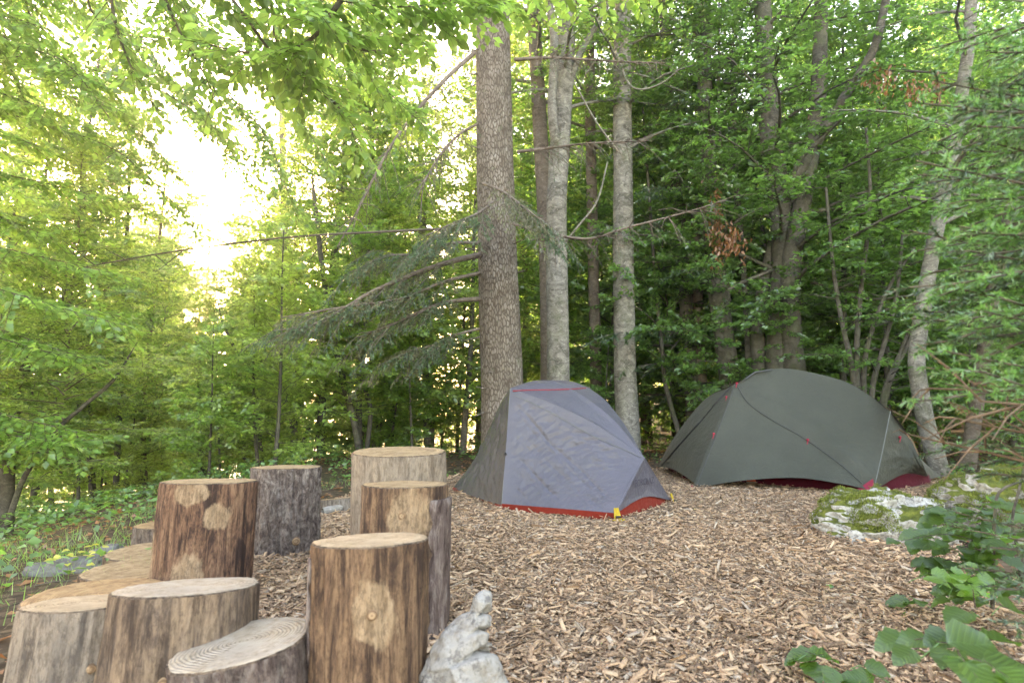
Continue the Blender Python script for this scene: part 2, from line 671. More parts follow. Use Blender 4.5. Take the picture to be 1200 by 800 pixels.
def sheet(name, xs, ys, zf, mat, kind='structure'):
    mb = MB()
    nx, ny = len(xs), len(ys)
    v = [(x, y, zf(x, y)) for y in ys for x in xs]
    f = [(j * nx + i, j * nx + i + 1, (j + 1) * nx + i + 1, (j + 1) * nx + i) for j in range(ny - 1) for i in range(nx - 1)]
    mb.add(v, f, mat)
    o = mb.build(name, None, True)
    o['kind'] = kind
    return o


def mat_floor():
    m = NT('forest_floor')
    c = m.coord()
    n = m.noise(c, 3.5, 8, .75)
    v = m.n("ShaderNodeTexVoronoi", {'Vector': c, 'Scale': 26.0}).outputs['Color']
    col = m.ramp(n, [(.3, (.035, .025, .018)), (.5, (.085, .06, .04)), (.7, (.15, .11, .075))])
    vv = m.n("ShaderNodeSeparateColor", {0: v}).outputs[0]
    col = m.mix(.55, col, m.ramp(vv, [(0, (.04, .028, .02)), (.6, (.10, .07, .045)), (1, (.24, .17, .11))]))
    g = m.ramp(m.noise(c, .9, 6, .7), [(.5, (0, 0, 0)), (.62, (1, 1, 1))])
    col = m.mix(m.math('MULTIPLY', g, .6), col, (.045, .075, .02))
    m.principled(col, .95, m.bump(m.math('ADD', n, vv), 1, .03), .1)
    return m.m


def mat_chips():
    m = NT('wood_chip_bed')
    cs = []
    base = None
    for i, rot in enumerate((.3, 1.7, 2.6)):
        tc = m.n("ShaderNodeTexCoord")
        mp = m.n("ShaderNodeMapping", {'Vector': tc.outputs['Object'], 'Rotation': (0, 0, rot), 'Scale': (1, 3.2, 1)})
        v = m.n("ShaderNodeTexVoronoi", {'Vector': mp.outputs[0], 'Scale': 17.0 + 4 * i})
        cs.append(m.n("ShaderNodeSeparateColor", {0: v.outputs['Color']}).outputs[0])
    a = m.mix(m.math('GREATER_THAN', cs[1], .5), m.ramp(cs[0], [(0, (.03, .02, .014)), (.4, (.14, .09, .055)), (.8, (.30, .20, .13)), (1, (.45, .34, .24))]),
              m.ramp(cs[2], [(0, (.06, .04, .03)), (.5, (.30, .20, .13)), (1, (.50, .38, .27))]))
    m.principled(a, .9, m.bump(m.math('ADD', cs[0], cs[1]), 1, .012), .15)
    return m.m


def mat_chip():
    m = NT('wood_chip')
    tone = m.n("ShaderNodeAttribute", attribute_name='tone').outputs['Fac']
    col = m.ramp(tone, [(0, (.03, .017, .012)), (.2, (.12, .068, .043)), (.36, (.39, .235, .14)), (.7, (.58, .38, .235)), (.9, (.72, .52, .35)), (.95, (.30, .25, .21)), (1, (.72, .61, .48))])
    n = m.noise(m.coord(), 160, 3, .6)
    col = m.mix(.35, col, m.ramp(n, [(.3, (.11, .064, .04)), (.7, (.62, .45, .31))]), 'MIX')
    m.principled(col, .85, m.bump(n, .5, .002), .2)
    return m.m


M['floor'] = mat_floor()
M['chip_bed'] = mat_chips()
M['chip'] = mat_chip()

xs = grid_axis(-260, 260, -6, 7, .22)
ys = grid_axis(-60, 420, -3, 12, .22)
sheet('ground', xs, ys, lambda x, y: gz(x, y) - .03 * smooth(-.4, .3, poly_dist(x, y) if abs(x) < 8 and abs(y) < 12 else -9), 'floor')


def bed_z(x, y):
    return gz(x, y) + .022 * smooth(-.12, .25, poly_dist(x, y)) - .05 * smooth(-.02, -.25, poly_dist(x, y)) \
        + .012 * noise.noise(Vector((x * 2.2, y * 2.2, 5)))


sheet('wood_chip_bed', list(np.arange(-2.0, 5.6, .12)), list(np.arange(-3.2, 8.8, .12)), bed_z, 'chip_bed')


def chips():
    mb = MB()
    P = []
    for (y0, y1, per) in ((1.1, 2.6, 7200), (2.6, 4.2, 4700), (4.2, 6.2, 2100), (6.2, 8.6, 800)):
        n = int(per * 7.2 * (y1 - y0))
        X = RNG.uniform(-2.0, 5.3, n); Y = RNG.uniform(y0, y1, n)
        for x, y in zip(X, Y):
            if abs(x) > .9 * y + .25:
                continue
            d = poly_dist(x, y)
            if d > 0 or random.random() < math.exp(d * 9):
                P.append((x, y, bed_z(x, y)))
    P = np.array(P)
    n = len(P)
    L = RNG.gamma(2.8, .0072, n).clip(.008, .08)
    big = RNG.random(n) < .025
    L = np.where(big, RNG.uniform(.05, .13, n), L)
    W = (L * RNG.uniform(.14, .5, n)).clip(.003, .016)
    T = RNG.uniform(.0012, .004, n)
    az = RNG.uniform(0, 2 * pi, n)
    el = RNG.normal(0, .30, n)
    ro = RNG.normal(0, .6, n)
    d = np.stack([np.cos(az) * np.cos(el), np.sin(az) * np.cos(el), np.sin(el)], 1)
    up0 = np.array([0, 0, 1.0])
    s = np.cross(d, up0); s /= np.linalg.norm(s, axis=1, keepdims=True)
    u = np.cross(s, d)
    s2 = s * np.cos(ro)[:, None] + u * np.sin(ro)[:, None]
    u2 = np.cross(s2, d)
    c = P + np.array([0, 0, 1]) * (RNG.uniform(-.004, .020, n))[:, None]
    v = np.empty((n, 8, 3), np.float32)
    k = 0
    tp = RNG.uniform(.45, 1, n)
    for a in (-1, 1):
        for b in (-1, 1):
            for e in (-1, 1):
                w = W * (tp if a > 0 else 1) / 2
                v[:, k] = c + d * (a * L / 2)[:, None] + s2 * (b * w)[:, None] + u2 * (e * T / 2)[:, None]
                k += 1
    q = np.array([[1, 3, 7, 5], [0, 1, 5, 4], [2, 6, 7, 3], [0, 2, 3, 1], [4, 5, 7, 6]])
    f = (np.arange(n) * 8)[:, None, None] + q[None]
    mb.add(v.reshape(-1, 3), f.reshape(-1, 4), 'chip', np.repeat(RNG.random(n), 5))
    o = mb.build('wood_chips')
    o['kind'] = 'stuff'
    tag(o, 'pale tan wood chips scattered thickly over the tent clearing', 'wood chips')


chips()


# ============================================================ STUMPS
def mat_log(name, dark, mid, light, patches, streak=1.0, grey=.0, bark=0.0, seed=0):
    m = NT(name)
    c = m.coord((1, 1, .10), loc=(seed, seed * 2, 0))
    n = m.noise(c, 26, 8, .78, .9)
    n2 = m.noise(m.coord((1, 1, .28), loc=(seed, 0, 0)), 12, 7, .8, .8)
    f = m.math('ADD', m.math('MULTIPLY', n, .6 * streak), m.math('MULTIPLY', n2, 1 - .6 * streak))
    col = m.ramp(f, [(.38, tuple(x * .75 for x in dark)), (.45, dark), (.50, mid), (.58, light), (.66, mid)])
    if grey:
        g = m.ramp(m.noise(m.coord((1, 1, .5)), 5, 5, .7), [(.4, (0, 0, 0)), (.62, (1, 1, 1))])
        col = m.mix(m.math('MULTIPLY', g, grey), col, (.20, .175, .155))
    hgt = m.math('ADD', n, m.math('MULTIPLY', m.noise(m.coord(), 90, 4, .7), .3))
    if bark:
        b = m.ramp(m.noise(m.coord((1, 1, .6)), 26, 6, .8, 1.0), [(.36, (.05, .036, .032)), (.48, (.20, .155, .135)), (.62, (.40, .35, .31))])
        col = m.mix(bark, col, b)
        hgt = m.math('ADD', hgt, m.math('MULTIPLY', m.noise(m.coord((1, 1, .5)), 26, 6, .8, 1.0), 2.0))
    if patches:
        sep = m.n("ShaderNodeSeparateXYZ", {0: m.n("ShaderNodeTexCoord").outputs['Object']})
        wn_ = m.math('MULTIPLY', m.math('SUBTRACT', m.noise(m.coord((1, 1, .6)), 10, 6, .7), .5), 1.9)
        fine = m.ramp(m.noise(m.coord((1, 1, .25)), 40, 6, .75), [(.32, (.26, .17, .10)), (.6, (.48, .34, .22))])
        for (cx, cz, a, b, amt) in patches:
            dx = m.math('DIVIDE', m.math('SUBTRACT', sep.outputs[0], cx), a)
            dz = m.math('DIVIDE', m.math('SUBTRACT', sep.outputs[2], cz), b)
            r = m.math('SQRT', m.math('ADD', m.math('MULTIPLY', dx, dx), m.math('MULTIPLY', dz, dz)))
            r = m.math('ADD', r, wn_)
            k = m.ramp(r, [(.80, (1, 1, 1)), (1.05, (0, 0, 0))])
            k = m.math('MULTIPLY', k, m.math('MULTIPLY', m.math('LESS_THAN', sep.outputs[1], 0.02), amt))
            rr = m.ramp(m.math('FRACT', m.math('MULTIPLY', r, 6.0)), [(0, (.85, .85, .85)), (.5, (1, 1, 1)), (1, (.85, .85, .85))])
            pc = m.mix(.10, m.mix(.6, fine, m.mix(1.0, fine, rr, 'MULTIPLY')), col)
            col = m.mix(k, col, pc)
    col = m.mix(m.ramp(m.noise(m.coord((1, 1, .4)), 70, 5, .8), [(.4, (.5, .5, .5)), (.52, (0, 0, 0))]), col, tuple(x * .6 for x in dark))
    m.principled(col, .82, m.bump(hgt, 1, .013), .2)
    return m.m


def mat_cut(name, a=(.34, .21, .11), b=(.62, .46, .29), grey=0.0, off=(0, 0)):
    m = NT(name)
    co = m.n("ShaderNodeTexCoord").outputs['Object']
    sep = m.n("ShaderNodeSeparateXYZ", {0: co})
    x = m.math('SUBTRACT', sep.outputs[0], off[0]); y = m.math('SUBTRACT', sep.outputs[1], off[1])
    r = m.math('SQRT', m.math('ADD', m.math('MULTIPLY', x, x), m.math('MULTIPLY', y, y)))
    r = m.math('ADD', r, m.math('MULTIPLY', m.noise(co, 5, 3, .6), .05))
    ring = m.math('SINE', m.math('MULTIPLY', r, 620.0))
    ring2 = m.noise(m.n("ShaderNodeCombineXYZ", {0: m.math('MULTIPLY', r, 38.0)}).outputs[0], 1.0, 3, .6)
    n = m.noise(co, 14, 6, .7)
    ang = m.math('ARCTAN2', y, x)
    rad = m.noise(m.n("ShaderNodeCombineXYZ", {0: m.math('MULTIPLY', ang, 7.0), 1: m.math('MULTIPLY', r, 1.5)}).outputs[0], 1.6, 3, .7)
    f = m.math('ADD', m.math('MULTIPLY', ring2, .35), m.math('MULTIPLY', n, .68))
    col = m.ramp(f, [(.38, a), (.6, b)])
    col = m.mix(m.math('MULTIPLY', m.math('ADD', ring, 1.0), .06), col, (.25, .15, .08))
    col = m.mix(m.ramp(rad, [(.66, (0, 0, 0)), (.71, (.8, .8, .8))]), col, (.12, .08, .05))
    if grey:
        g = m.ramp(m.noise(co, 6, 5, .7), [(.3, (0, 0, 0)), (.6, (1, 1, 1))])
        col = m.mix(m.math('MULTIPLY', g, grey), col, (.36, .335, .31))
    saw = m.noise(m.coord((.4, 9, 1)), 16, 3, .6)
    col = m.mix(m.ramp(m.noise(co, 45, 5, .8), [(.35, (.55, .55, .55)), (.5, (0, 0, 0))]), col, (.13, .085, .05))
    col = m.mix(m.ramp(m.noise(co, 3.2, 6, .75), [(.55, (0, 0, 0)), (.7, (.5, .5, .5))]), col, (.16, .11, .075))
    m.principled(col, .8, m.bump(m.math('ADD', saw, m.math('MULTIPLY', ring, .25)), .8, .004), .2)
    return m.m


def mat_knot():
    m = NT('knot_wood')
    co = m.n("ShaderNodeTexCoord").outputs['Object']
    w = m.n("ShaderNodeTexWave", {'Vector': co, 'Scale': 30.0, 'Distortion': 2.0, 'Detail': 2.0}, wave_type='RINGS', rings_direction='Y')
    m.principled(m.ramp(w.outputs['Fac'], [(0, (.17, .10, .06)), (1, (.34, .23, .14))]), .8, None, .2)
    return m.m


def mat_bark_thick():
    m = NT('thick_bark')
    n = m.noise(m.coord((1, 1, .22)), 30, 6, .75, .6)
    col = m.ramp(n, [(.36, (.045, .03, .028)), (.5, (.13, .095, .085)), (.62, (.24, .20, .18))])
    m.principled(col, .9, m.bump(n, 1, .012), .15)
    return m.m


M['cut_tan'] = mat_cut('cut_tan', (.20, .125, .065), (.42, .30, .18))
M['cut_pale'] = mat_cut('cut_pale', (.27, .185, .11), (.50, .37, .24), .1)
M['cut_grey'] = mat_cut('cut_grey', (.25, .185, .125), (.45, .36, .26), .5)
M['cut_orange'] = mat_cut('cut_orange', (.22, .12, .058), (.42, .27, .14), 0, (.05, .02))
M['knot'] = mat_knot()
M['rim_bark'] = mat_log('rim_bark', (.05, .035, .028), (.13, .09, .065), (.24, .17, .12), [], seed=3)
M['thick_bark'] = mat_bark_thick()


def make_stump(label, px, py, wpx, Y, h, side, cut, tilt=0.0, roll=0.0, seed=0, taper=0.0, knots=(), strips=(), squash=.95, rough=.03, wedge=False, lowz=None):
    """px, py = middle of the top face in the photograph, Y = distance, h = height"""
    top = at(px, py, Y)
    base_z = gz(top.x, top.y) if lowz is None else lowz
    r = wpx / FPX * Y / 2
    h = top.z - base_z
    t = thing('tree_stump' if h > .2 else 'log_slice', label, 'stump' if h > .2 else 'log slice', (top.x, top.y, base_z), (-tilt, roll, 0))
    t['group'] = 'cut log seats along the edge of the clearing'
    N = 144
    K = 34
    prof = []
    for k in range(N):
        a = 2 * pi * k / N
        q = 1 + .05 * noise.noise(Vector((cos(a) * 1.2, sin(a) * 1.2, seed * 3.3))) * 1.8 + .02 * noise.noise(Vector((cos(a) * 4, sin(a) * 4, seed)))
        prof.append(q)
    mb = MB()
    v = []
    for j in range(K + 1):
        z = -.06 + (h + .06) * j / K
        for k in range(N):
            a = 2 * pi * k / N
            q = prof[k] * r * (1 + taper * (1 - z / h)) * (1 + rough * .5 * noise.noise(Vector((cos(a) * 3, sin(a) * 3, z * 3 + seed))))
            q += rough * .12 * noise.noise(Vector((cos(a) * 14, sin(a) * 14, z * 5 + seed)))
            g_ = noise.noise(Vector((cos(a) * 26, sin(a) * 26, z * 4 + seed)))
            q += (.0055 + rough * .05) * g_
            if rough > .08:
                w_ = noise.voronoi(Vector((cos(a) * 7, sin(a) * 7, z * 22 + seed)))[0]
                q += .012 * min(.4, w_[1] - w_[0])
            v.append((q * cos(a), q * sin(a) * squash, z))
    f = [(j * N + k, j * N + (k + 1) % N, (j + 1) * N + (k + 1) % N, (j + 1) * N + k) for j in range(K) for k in range(N)]
    mb.add(v, f, side)
    o = mb.build('log_body', t, True)
    # cut face: slightly domed disc with a worn rim
    mb = MB()
    rimpts = v[-N:]
    vv = []
    rings = [1.0, .974, .95, .8, .6, .4, .2]
    for i, s_ in enumerate(rings):
        for k in range(N):
            x, y, z = rimpts[k]
            zz = [0, .004, .006, .006, .006, .006, .006][i] + .0025 * noise.noise(Vector((x * s_ * 9, y * s_ * 9, seed)))
            vv.append((x * s_, y * s_, zz if i else 0))
    vv.append((0, 0, .006))
    ff = [(i * N + k, i * N + (k + 1) % N, (i + 1) * N + (k + 1) % N, (i + 1) * N + k) for i in range(len(rings) - 1) for k in range(N)]
    mb.add(vv, ff[N:], cut)
    mb.f4.append(np.array(ff[:N], np.int32)); mb.m4.append(np.full(N, mb.slot('rim_bark'))); mb.t4.append(np.full(N, .5, np.float32))
    c0 = (len(rings) - 1) * N
    mb.f3.append(np.array([(c0 + k, c0 + (k + 1) % N, len(vv) - 1) for k in range(N)], np.int32)); mb.m3.append(np.zeros(N)); mb.t3.append(np.full(N, .5, np.float32))
    c = mb.build('cut_face', t, True)
    c.location = (0, 0, h)
    for (a0, a1, z0, z1, th) in strips:            # bark still clinging to the side
        mb = MB()
        n1, n2 = 14, 18
        vb = []
        for lay in (0, 1):
            for j in range(n2 + 1):
                z = z0 + (z1 - z0) * j / n2
                for i in range(n1 + 1):
                    u = i / n1
                    a = a0 + (a1 - a0) * u + .12 * noise.noise(Vector((j * .5, seed, 2 if u > .5 else 7))) * (1 if i in (0, n1) else 0)
                    kk = a / (2 * pi) * N
                    q0 = prof[int(kk) % N]
                    q = q0 * r * (1 + taper * (1 - z / h)) * 1.005
                    if lay:
                        q += th * (1 + .6 * noise.noise(Vector((i * .9, j * .35, seed)))) * (.5 if i in (0, n1) else 1)
                    vb.append((q * cos(a), q * sin(a) * squash, z + .006 * noise.noise(Vector((i, seed, j)))))
        m0 = (n1 + 1) * (n2 + 1)
        fb = []
        for j in range(n2):
            for i in range(n1):
                q = j * (n1 + 1) + i
                fb.append((m0 + q, m0 + q + 1, m0 + q + n1 + 2, m0 + q + n1 + 1))
        for j in range(n2):
            q = j * (n1 + 1)
            fb.append((q, m0 + q, m0 + q + n1 + 1, q + n1 + 1))
            q += n1
            fb.append((m0 + q, q, q + n1 + 1, m0 + q + n1 + 1))
        for i in range(n1):
            q = n2 * (n1 + 1) + i
            fb.append((m0 + q, m0 + q + 1, q + 1, q))
        mb.add(vb, fb, 'thick_bark')
        mb.build('bark_strip', t, True)
    for (kx, kz, kr, ko) in knots:
        mb = MB()
        cx = kx
        yy = -math.sqrt(max(.0001, r * r - cx * cx)) * squash
        nrm = Vector((cx / r, yy / r, 0)).normalized()
        tt = Vector((-nrm.y, nrm.x, 0))
        vk = []
        rs = [(1.25, -.012), (1.0, .0), (.8, ko * .8), (.55, ko), (.3, ko * .75), (.12, ko * .9)]
        for (q, o_) in rs:
            for k in range(20):
                a = 2 * pi * k / 20
                w = kr * q * (1 + .12 * noise.noise(Vector((cos(a), sin(a), seed + kx))))
                vk.append(tuple(tt * (w * cos(a)) + Vector((0, 0, 1)) * (w * sin(a)) + nrm * o_))
        vk.append(tuple(nrm * ko * .9))
        fk = [(i * 20 + k, i * 20 + (k + 1) % 20, (i + 1) * 20 + (k + 1) % 20, (i + 1) * 20 + k) for i in range(len(rs) - 1) for k in range(20)]
        mb.add(vk, fk, 'knot')
        n0 = (len(rs) - 1) * 20
        mb.f3.append(np.array([(n0 + k, n0 + (k + 1) % 20, len(vk) - 1) for k in range(20)], np.int32)); mb.m3.append(np.zeros(20)); mb.t3.append(np.full(20, .5, np.float32))
        kb = mb.build('knot', t, True)
        kb.location = Vector((cx, yy, kz)) + nrm * .003
    return t


T = radians
OR = ((.060, .036, .027), (.155, .092, .058), (.30, .185, .11))
GB = ((.075, .05, .038), (.17, .115, .08), (.30, .21, .14))
make_stump('tall front log seat with a big pale oval patch round a knot', 437, 637, 134, 1.62, .46,
           mat_log('log_front', *OR, [(.035, .335, .062, .082, .85), (-.02, .04, .03, .06, .8)], seed=1), 'cut_pale', tilt=T(5), roll=T(-1.5), seed=1, taper=-.05,
           knots=[(.037, .335, .012, .004)], strips=[(pi * .99, pi * 1.10, .0, .455, .008)])
make_stump('barrel log seat with dark bark left down its right edge', 473, 569, 102, 2.35, .51,
           mat_log('log_second', *OR, [(.05, .42, .08, .14, .8), (-.06, .1, .03, .05, .5)], seed=2, grey=.15), 'cut_tan', tilt=T(3), seed=2,
           strips=[(pi * 1.74, pi * 2.06, .0, .50, .014)], knots=[(.02, .45, .014, .003)])
make_stump('widest upright grey-brown log behind the barrel one', 469, 529, 108, 3.1, .6,
           mat_log('log_grey', (.17, .13, .10), (.27, .215, .165), (.36, .29, .225), [], seed=3, streak=.4, grey=.35), 'cut_tan', tilt=T(-2), seed=3, knots=[(-.09, .56, .012, -.002)])
make_stump('reddish log seat with three pale scraped patches', 243, 565, 102, 2.75, .48,
           mat_log('log_scraped', (.05, .03, .024), (.16, .085, .055), (.30, .18, .11), [(.01, .455, .075, .045, .85), (.115, .36, .045, .055, .8), (.03, .10, .07, .12, .85), (-.19, .10, .05, .2, .7)], seed=4, streak=.8),
           'cut_tan', tilt=T(3.5), roll=T(.5), seed=4, taper=.03)
make_stump('log seat wholly covered in rough flaking grey bark', 334, 548, 78, 3.55, .46,
           mat_log('log_barked', (.05, .035, .03), (.14, .10, .09), (.25, .2, .18), [], seed=5, bark=.85), 'cut_tan', tilt=T(2.5), seed=5, taper=.03, rough=.12,
           knots=[(.13, .09, .022, .01)])
make_stump('broad low log with a grey weathered top between its taller neighbours', 214, 693, 156, 1.75, .32,
           mat_log('log_low', *GB, [(.06, .05, .035, .03, .5)], seed=6, grey=.2), 'cut_grey', tilt=T(8), roll=T(-1.5), seed=6, taper=.03, knots=[(.055, .12, .016, .006)])
make_stump('leftmost upright log, greyish with a broken knot near its foot', 92, 711, 124, 1.78, .25,
           mat_log('log_leftmost', (.10, .075, .06), (.25, .195, .15), (.38, .30, .23), [], seed=7, grey=.6, streak=.7), 'cut_pale', tilt=T(8), roll=T(-1), seed=7, taper=.04,
           knots=[(-.07, .06, .025, .015), (.11, .12, .013, .012)])
make_stump('lowest slanting log beside the tall front one, purplish bark on its side', 300, 752, 150, 1.62, .2,
           mat_log('log_slanted', (.06, .04, .04), (.16, .11, .10), (.25, .19, .17), [], seed=8, bark=.5), 'cut_grey', tilt=T(-1), roll=T(-8), seed=8)
make_stump('wide flat slice lying just behind the leftmost upright log', 114, 697, 142, 2.35, .1,
           mat_log('slice_a', *GB, [], seed=9), 'cut_orange', tilt=T(1), seed=9, squash=1)
make_stump('flat orange slice with a dark split across it', 160, 667, 106, 2.82, .08, mat_log('slice_b', *OR, [], seed=10), 'cut_tan', seed=10, squash=1)
make_stump('flat slice half behind the orange one, nearer the undergrowth', 180, 645, 92, 3.2, .08, mat_log('slice_c', *GB, [], seed=11), 'cut_tan', seed=11, squash=1)
make_stump('small squat log with barked side at the far end of the slices', 196, 615, 66, 3.6, .14,
           mat_log('slice_d', (.06, .045, .035), (.16, .11, .08), (.28, .20, .14), [], seed=12, bark=.5), 'cut_orange', seed=12, tilt=T(2))
make_stump('grey slanting slab behind the fallen stick', 402, 584, 50, 5.0, .1,
           mat_log('slice_e', (.09, .07, .06), (.2, .17, .14), (.3, .26, .22), [], seed=13, grey=.5), 'cut_tan', seed=13, tilt=T(6), roll=T(-5))

mb = MB()
a, b = gp(378, 604) + Vector((0, 0, .03)), gp(440, 596) + Vector((0, 0, .04))
mb.tube(poly([a, a.lerp(b, .4) + Vector((0, 0, .012)), a.lerp(b, .7) + Vector((0, 0, -.004)), b], 12), [.03, .033, .03, .028] * 3 + [.026], 10, 'pale_twig', wob=.25)
tag(mb.build('fallen_stick', None, True), 'thin grey-barked stick lying on the chips behind the logs', 'stick')


# ============================================================ ROCKS
def mat_rock(name, moss, white=(.56, .56, .57), dirt=.35):
    m = NT(name)
    co = m.coord()
    n = m.noise(co, 7, 8, .75, .5)
    n2 = m.noise(co, 34, 6, .75)
    col = m.ramp(n, [(.3, tuple(c * .45 for c in white)), (.45, tuple(c * .8 for c in white)), (.6, white), (.8, tuple(min(.75, c * 1.15) for c in white))])
    col = m.mix(m.ramp(n2, [(.40, (.8, .8, .8)), (.50, (0, 0, 0))]), col, (.13, .12, .115))
    d = m.ramp(m.noise(co, 12, 5, .7), [(.52, (0, 0, 0)), (.66, (1, 1, 1))])
    col = m.mix(m.math('MULTIPLY', d, dirt), col, (.20, .16, .12))
    if moss:
        g = m.n("ShaderNodeNewGeometry")
        nz = m.n("ShaderNodeSeparateXYZ", {0: g.outputs['Normal']}).outputs[2]
        k = m.math('ADD', m.math('MULTIPLY', nz, .35), m.math('MULTIPLY', m.noise(co, 5.5, 3, .55), 1.2))
        k = m.ramp(k, [(moss, (0, 0, 0)), (moss + .05, (1, 1, 1))])
        mc = m.ramp(m.noise(co, 16, 5, .7), [(.3, (.035, .045, .012)), (.5, (.09, .11, .02)), (.7, (.19, .20, .035))])
        col = m.mix(k, col, mc)
    v = m.n("ShaderNodeTexVoronoi", {'Vector': co, 'Scale': 9.0}, feature='DISTANCE_TO_EDGE').outputs['Distance']
    h = m.math('ADD', m.math('ADD', n, n2), m.math('MULTIPLY', m.math('MULTIPLY', v, 6.0, clamp=True), .4))
    m.principled(col, .85, m.bump(h, .9, .012), .25)
    return m.m


M['rock_white'] = mat_rock('limestone', 0, (.38, .365, .345), dirt=.75)
M['rock_moss'] = mat_rock('mossy_limestone', .80, (.52, .51, .48), .45)
M['rock_moss2'] = mat_rock('mossier_limestone', .76, (.40, .38, .34), .6)
M['rock_grey'] = mat_rock('grey_stone', 0, (.20, .20, .19), .5)
M['moss'] = leaf_mat('moss', (.09, .11, .022), (.11, .13, .025), (.17, .15, .03), vary=.5, gloss=.02)


def loft_rock(name, label, levels, mat, seed, rough=.02, N=72, K=56, ledges=()):
    """levels: (z, cx, cy, rx, ry) from the base up"""
    zs = [l[0] for l in levels]
    L = np.array(levels, float)
    v = []
    base = Vector((L[0, 1], L[0, 2], 0))
    for j in range(K + 1):
        z = zs[0] + (zs[-1] - zs[0]) * (j / K) ** .95
        cx, cy, rx, ry = [np.interp(z, zs, L[:, q]) for q in (1, 2, 3, 4)]
        for k in range(N):
            a = 2 * pi * k / N
            p = Vector((cx + rx * cos(a), cy + ry * sin(a), z))
            d = Vector((cos(a), sin(a), .2 if ledges else .5))
            n_ = (1.2 * (1 - j / K) * (noise.cell(Vector((p.x * 14 + p.z * 5, p.y * 12, p.z * 11 - p.x * 4 + seed))) - .5) if ledges else 0) + noise.fractal(p * 6 + Vector((seed, 0, 0)), 1.0, 2.2, 4) + .35 * (abs(noise.noise(p * 13 + Vector((seed, 0, 0)))) * -2 + .6)
            w = noise.voronoi(p * 9 + Vector((seed * 3, 0, 0)))[0]
            n_ += .9 * min(.35, (w[1] - w[0])) - .2
            for (lz, la, dep) in ledges:
                n_ -= dep * math.exp(-((z - lz - .03 * cos(a + 1) - .02 * noise.noise(p * 14)) / .006) ** 2) * max(0, cos(a - la)) ** 1.5
            v.append(tuple(p + d * n_ * rough - base))
    v.append((L[-1, 1] - base.x, L[-1, 2] - base.y, zs[-1] + .004))
    mb = MB()
    f = [(j * N + k, j * N + (k + 1) % N, (j + 1) * N + (k + 1) % N, (j + 1) * N + k) for j in range(K) for k in range(N)]
    mb.add(v, f, mat)
    mb.f3.append(np.array([(K * N + k, K * N + (k + 1) % N, len(v) - 1) for k in range(N)], np.int32)); mb.m3.append(np.zeros(N)); mb.t3.append(np.full(N, .5, np.float32))
    o = mb.build(name, None, not ledges)
    o.location = base
    return tag(o, label, 'rock'), v, base


def lev(rows, Y, dscale=.7):
    """rows (py, px_left, px_right) at distance Y -> loft levels"""
    out = []
    for (py, xl, xr) in rows:
        p = at((xl + xr) / 2, py, Y)
        r = (xr - xl) / 2 / FPX * Y
        out.append((p.z, p.x, Y + (0.06 if False else 0), r, r * dscale + .01))
    return out


L = lev([(850, 465, 625), (820, 480, 606), (800, 490, 594), (785, 498, 586), (770, 503, 580), (755, 510, 578), (742, 519, 578), (728, 533, 578), (716, 543, 580), (706, 549, 580), (699, 552, 580), (695, 556, 578), (693, 561, 573)], 1.6, .85)
loft_rock('limestone_rock', 'pointed white limestone rock beside the tall front log', L, 'rock_white', 3, .017, N=110, K=90,
          ledges=[(.310, -.5, 2.6), (.262, -.4, 2.2), (.205, -.3, 2.6), (.12, -.7, 2.4)])
c1 = at(1040, 640, 3.95)
L = [(-.05, c1.x - .02, 3.98, .40, .32), (.04, c1.x - .02, 3.98, .405, .33), (.12, c1.x - .02, 3.99, .39, .31), (.19, c1.x, 4.0, .34, .28), (.25, c1.x + .02, 4.03, .25, .20), (.285, c1.x + .02, 4.05, .13, .10), (.295, c1.x + .02, 4.05, .05, .05)]
_, v1, b1 = loft_rock('mossy_rock', 'low white rock capped with green moss beside the green tent', L, 'rock_moss', 8, .07, N=110, K=60)
c2 = at(1192, 640, 4.0)
L = [(-.05, c2.x, 4.1, .40, .36), (.1, c2.x, 4.1, .40, .36), (.25, c2.x, 4.1, .37, .33), (.34, c2.x + .03, 4.12, .29, .26), (.39, c2.x + .04, 4.12, .16, .14), (.41, c2.x + .04, 4.12, .05, .05)]
_, v2, b2 = loft_rock('mossy_rock', 'taller boulder under yellow-green moss at the right edge', L, 'rock_moss2', 12, .08, N=110, K=60)
g1 = gp(75, 668)
L = [(g1.z - .06, g1.x, g1.y, .2, .12), (gz(g1.x, g1.y) + .02, g1.x, g1.y, .2, .12), (gz(g1.x, g1.y) + .06, g1.x, g1.y, .1, .06)]
loft_rock('grey_stone', 'flat grey stone half sunk in grass by the log slices', L, 'rock_grey', 5, .03)
g1 = gp(125, 652)
L = [(gz(g1.x, g1.y) - .06, g1.x, g1.y, .11, .08), (gz(g1.x, g1.y) + .03, g1.x, g1.y, .1, .07), (gz(g1.x, g1.y) + .06, g1.x, g1.y, .04, .03)]
loft_rock('grey_stone', 'small bluish stone next to yellowed leaves by the flat slices', L, 'rock_grey', 6, .02)

for (vv, bb, nm, thr) in ((v1, b1, 'short moss tufts on the low white rock', .03), (v2, b2, 'short moss tufts on the right-hand boulder', -.08)):
    mb = MB()
    P = []
    for (x, y, z) in vv:
        if z > .1 and noise.noise(Vector((x * 6, y * 6, z * 4))) > thr:
            for _ in range(7):
                P.append((x + random.gauss(0, .012) + bb.x, y + random.gauss(0, .012) + bb.y, z + .001 + random.gauss(0, .002)))
    P = np.array(P)
    mb.needles(P, np.array([[0, 0, 1.]]) + rvec(len(P), .6), .014, .006, 'moss')
    o = mb.build('moss_tufts'); o['kind'] = 'stuff'
    tag(o, nm, 'moss')


